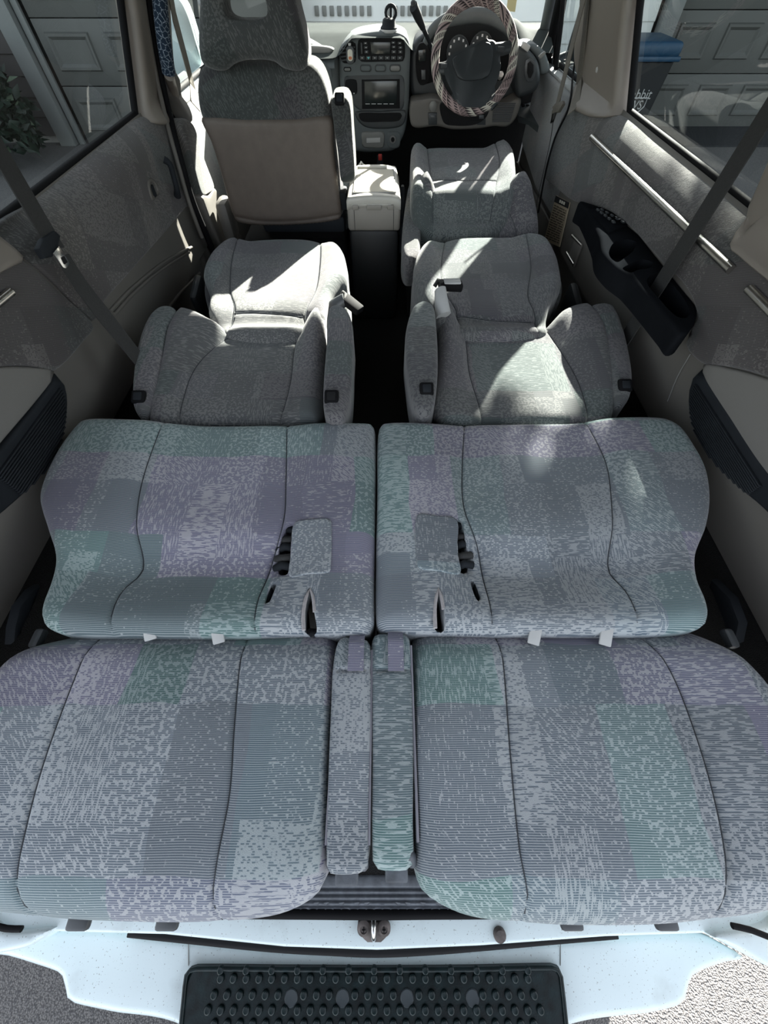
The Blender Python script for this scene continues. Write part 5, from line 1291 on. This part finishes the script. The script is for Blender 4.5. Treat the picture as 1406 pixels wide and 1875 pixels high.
# ================================================================== the house in front and what stands by it
M['siding'] = simple('taupe_siding_paint', (.066,.06,.058), .7, var=.05, vscale=3, bump=.2, bscale=60)
M['siding2'] = simple('white_siding_paint', (.82,.83,.81), .6, var=.03, vscale=3)
M['garage'] = simple('pale_garage_paint', (.10,.102,.096), .55, var=.04, vscale=2)
M['posttrim'] = simple('white_trim_paint', (.20,.21,.207), .5, var=.04, vscale=4)
M['leaf'] = simple('dark_green_leaf', (.012,.026,.016), .5, var=.5, vscale=9)
M['leaf2'] = simple('pale_green_leaf', (.11,.15,.10), .5, var=.4, vscale=9)
M['stem'] = simple('brown_stem', (.06,.045,.03), .8)
def garage(label, x0, y, pw, cols):
    t = root('garage_door', label, 'garage door', (x0 + pw * cols / 2, y, -.6))
    sh = .522
    pm = None
    for r in range(4):
        z0 = -.595 + r * sh
        s = rbox('door_section', (x0 + pw * cols / 2, y, z0 + sh / 2 - .003), (pw * cols, .04, sh - .008), M['garage'], t, bev=.004)
        for c in range(cols):
            cx = x0 + (c + .5) * pw; pos = Vector((cx, y - .022, z0 + sh * .52))
            if pm is None:
                w, h = pw * .74, sh * .58
                bm = bmesh.new(); O = [(-w/2,-h/2),(w/2,-h/2),(w/2,h/2),(-w/2,h/2)]
                rings = []
                for ins, d in ((0, .004), (.012, -.022), (.034, -.022), (.06, -.004)):
                    k = [(a - math.copysign(ins, a), b - math.copysign(ins, b)) for a, b in O]; rings.append([bm.verts.new((pos.x + a, pos.y + d, pos.z + b)) for a, b in k])
                for A, B in zip(rings, rings[1:]):
                    for i in range(4): j = (i + 1) % 4; bm.faces.new([A[i], A[j], B[j], B[i]])
                bm.faces.new(rings[-1])
                # cover strip so the recess reads against the section face
                pm = (from_bm('door_panel', bm, M['garage'], s, 20), pos)
            else: share(pm[0], 'door_panel', s, pos - pm[1])
    return t
garage('pale panelled garage door seen through the left side window beside the white post', -3.98, 7.02, .68, 4)
garage('wide pale panelled garage door seen through the right side window', 3.62, 7.74, .60, 8)
def house():
    t = root('house', 'taupe house front with lapped siding boards facing the van', 'house', (0, 8, -.6))
    rbox('wall_core', (0, 8.2, 1.2), (24, .6, 3.6), M['siding'], t, bev=0)
    proto = {}
    for x0, x1, y in ((-9.0, -4.36, 7.05), (-1.20, 3.36, 7.72), (-9.0, -1.0, 7.0)):
        low = 1.52 if (x0, x1) == (-9.0, -1.0) else -.53
        for k in range(15 if low < 0 else 4):
            z = low + .178 * k
            if (x0, x1) not in proto:
                o = rbox('siding_board', ((x0 + x1) / 2, y, z + .09), (x1 - x0, .02, .186), M['siding'] if x0 != -1.20 else M['siding2'], t, bev=.002, rot=(-.10, 0, 0), seg=1); proto[(x0, x1)] = (o, z)
            else: share(proto[(x0, x1)][0], 'siding_board', t, Vector((0, 0, z - proto[(x0, x1)][1])))
    for k in range(4):
        z = 1.55 + .178 * k
        o = rbox('siding_board', (6, 7.70, z + .09), (5.4, .02, .186), M['siding'], t, bev=.002, rot=(-.10, 0, 0), seg=1)
    # foundation strip and a row of small vents seen through the windscreen
    rbox('foundation', (-6.6, 7.1, -.57), (4.6, .1, .10), simple('concrete_foundation', (.30,.29,.28), .9, var=.1), t, bev=.01)
    for x in list(np.linspace(-.82, -.18, 8)) + list(np.linspace(.05, .75, 9)):
        rbox('vent_slot', (x, 7.69, .44), (.05, .03, .075), M['trimgrey'], t, bev=.004)
    for xa, ya in ((-4.20, 6.95), (-1.16, 6.95), (3.50, 7.66), (-4.05, 6.98)):
        b = rbox('corner_post', (xa, ya, .75), (.20 if xa != -4.05 else .07, .14 if xa != -4.05 else .05, 2.70), M['posttrim'], t, bev=.008)
    rbox('side_return', (-1.10, 7.35, .9), (.06, .7, 3.0), M['siding'], t, bev=0)
    rbox('eave', (0, 7.3, 2.6), (24, 1.4, .12), M['posttrim'], t, bev=.01)
house()
ground2 = rbox('driveway_edge', (5.6, 7.3, -.592), (6, .9, .016), simple('dark_threshold', (.02,.022,.025), .8), ground, bev=0)
def shrub():
    base = Vector((-5.05, 6.3, -.6)); t = root('shrub', 'dark leafy shrub beside the white post by the left garage door', 'shrub', base)
    rnd = random.Random(11)
    def leaves(name, n, mat, par, zs, seed, kind=None):
        rnd = random.Random(seed); V, Fc = [], []
        for i in range(n):
            a, e = rnd.uniform(0, 2 * math.pi), rnd.uniform(-.5, 1); r = rnd.uniform(.75, 1.0) ** .5
            rad = (.92 * math.sqrt(max(0, 1 - e * e * .8)), .6, .62)
            c = base + Vector((math.cos(a) * rad[0] * r, math.sin(a) * rad[1] * r - .05, .42 + e * rad[2] * r + zs))
            if c.z < -.58: continue
            d = Vector((rnd.gauss(0, 1), rnd.gauss(0, 1) - .5, rnd.gauss(0, .7) - .2)).normalized(); s = d.orthogonal().normalized(); s.rotate(Matrix.Rotation(rnd.uniform(0, 6.28), 3, d))
            l, w = rnd.uniform(.09, .17), rnd.uniform(.022, .042); nn = d.cross(s)
            k = len(V); V += [c, c + d * l * .45 + s * w + nn * .008, c + d * l - nn * .015, c + d * l * .45 - s * w + nn * .008, c + d * l * .5 - nn * .006]
            Fc += [[k, k+1, k+4], [k+1, k+2, k+4], [k+2, k+3, k+4], [k+3, k, k+4]]
        me = bpy.data.meshes.new(name); me.from_pydata(V, [], Fc); o = link(name, me, mat, par, True, 0); o['kind'] = 'stuff'; return o
    leaves('foliage', 1500, M['leaf'], t, 0, 5); leaves('pale_leaves', 90, M['leaf2'], t, .03, 9)
    for k in range(9):
        a = k * .7; tube('stem', [base + Vector((math.cos(a) * .1, math.sin(a) * .1, 0)), base + Vector((math.cos(a) * .35, math.sin(a) * .25, .45)), base + Vector((math.cos(a) * .6, math.sin(a) * .4, .85))], [.016, .012, .006], M['stem'], t, n=6, sp=.1)
shrub()
def bin_():
    c = Vector((3.00, 6.90, -.6)); t = root('trash_bin', 'dark wheeled trash bin with a blue lid against the garage wall', 'trash bin', c)
    dk = simple('dark_bin_plastic', (.016,.018,.02), .5); bl = simple('blue_lid_plastic', (.012,.055,.11), .45)
    bm = bmesh.new()
    A = [bm.verts.new(c + Vector(q)) for q in ((-.22,-.24,.05),(.22,-.24,.05),(.22,.24,.05),(-.22,.24,.05))]; B = [bm.verts.new(c + Vector(q)) for q in ((-.27,-.31,.80),(.27,-.31,.80),(.27,.30,.80),(-.27,.30,.80))]
    bm.faces.new(A[::-1]); bm.faces.new(B)
    for i in range(4): j = (i + 1) % 4; bm.faces.new([A[i], A[j], B[j], B[i]])
    bmesh.ops.bevel(bm, geom=list(bm.edges), offset=.03, segments=3, affect='EDGES')
    body = from_bm('body', bm, dk, t)
    lid = rbox('lid', c + Vector((0, 0, .865)), (.58, .66, .12), bl, t, bev=.04, seg=3); rbox('lid_lip', c + Vector((.0, -.02, .80)), (.60, .66, .04), bl, t, bev=.012)
    for s in (-1, 1): rbox('handle_post', c + Vector((s * .30, .22, .83)), (.05, .08, .12), dk, t, bev=.012)
    tube('handle', [c + Vector((-.28, .36, .86)), c + Vector((.28, .36, .86))], .016, dk, t, smooth=False)
    for s in (-1, 1): w = lathe('wheel', [(.02, -.03), (.10, -.03), (.10, .03), (.02, .03)], c + Vector((s * .27, .25, .10)), (1, 0, 0), M['black'], t, n=20)
    fx, fz = Vector((1, 0, 0)), Vector((0, -.09, 1)).normalized()
    f = lambda z: c + Vector((.02, -.24 - .07 * (z - .05) / .75 - .006, z))
    text('bin_lettering', 'rabbit', f(.52), fx, fz, .12, M['tab'], body)
    ring = [f(.43) + fx * a * .11 + fz * b * .09 for a, b in ((-1,.7),(1,.7),(1,-.1),(.55,-.7),(0,-1),(-.55,-.7),(-1,-.1))]
    tube('shield_outline', ring, .006, M['tab'], body, n=6, closed=True, smooth=False)
    text('shield_lettering', 'WS', f(.43), fx, fz, .11, M['tab'], body)
    for z in (.27, .21):
        text('bin_lettering', '800 227', f(z), fx, fz, .055, M['tab'], body)
bin_()
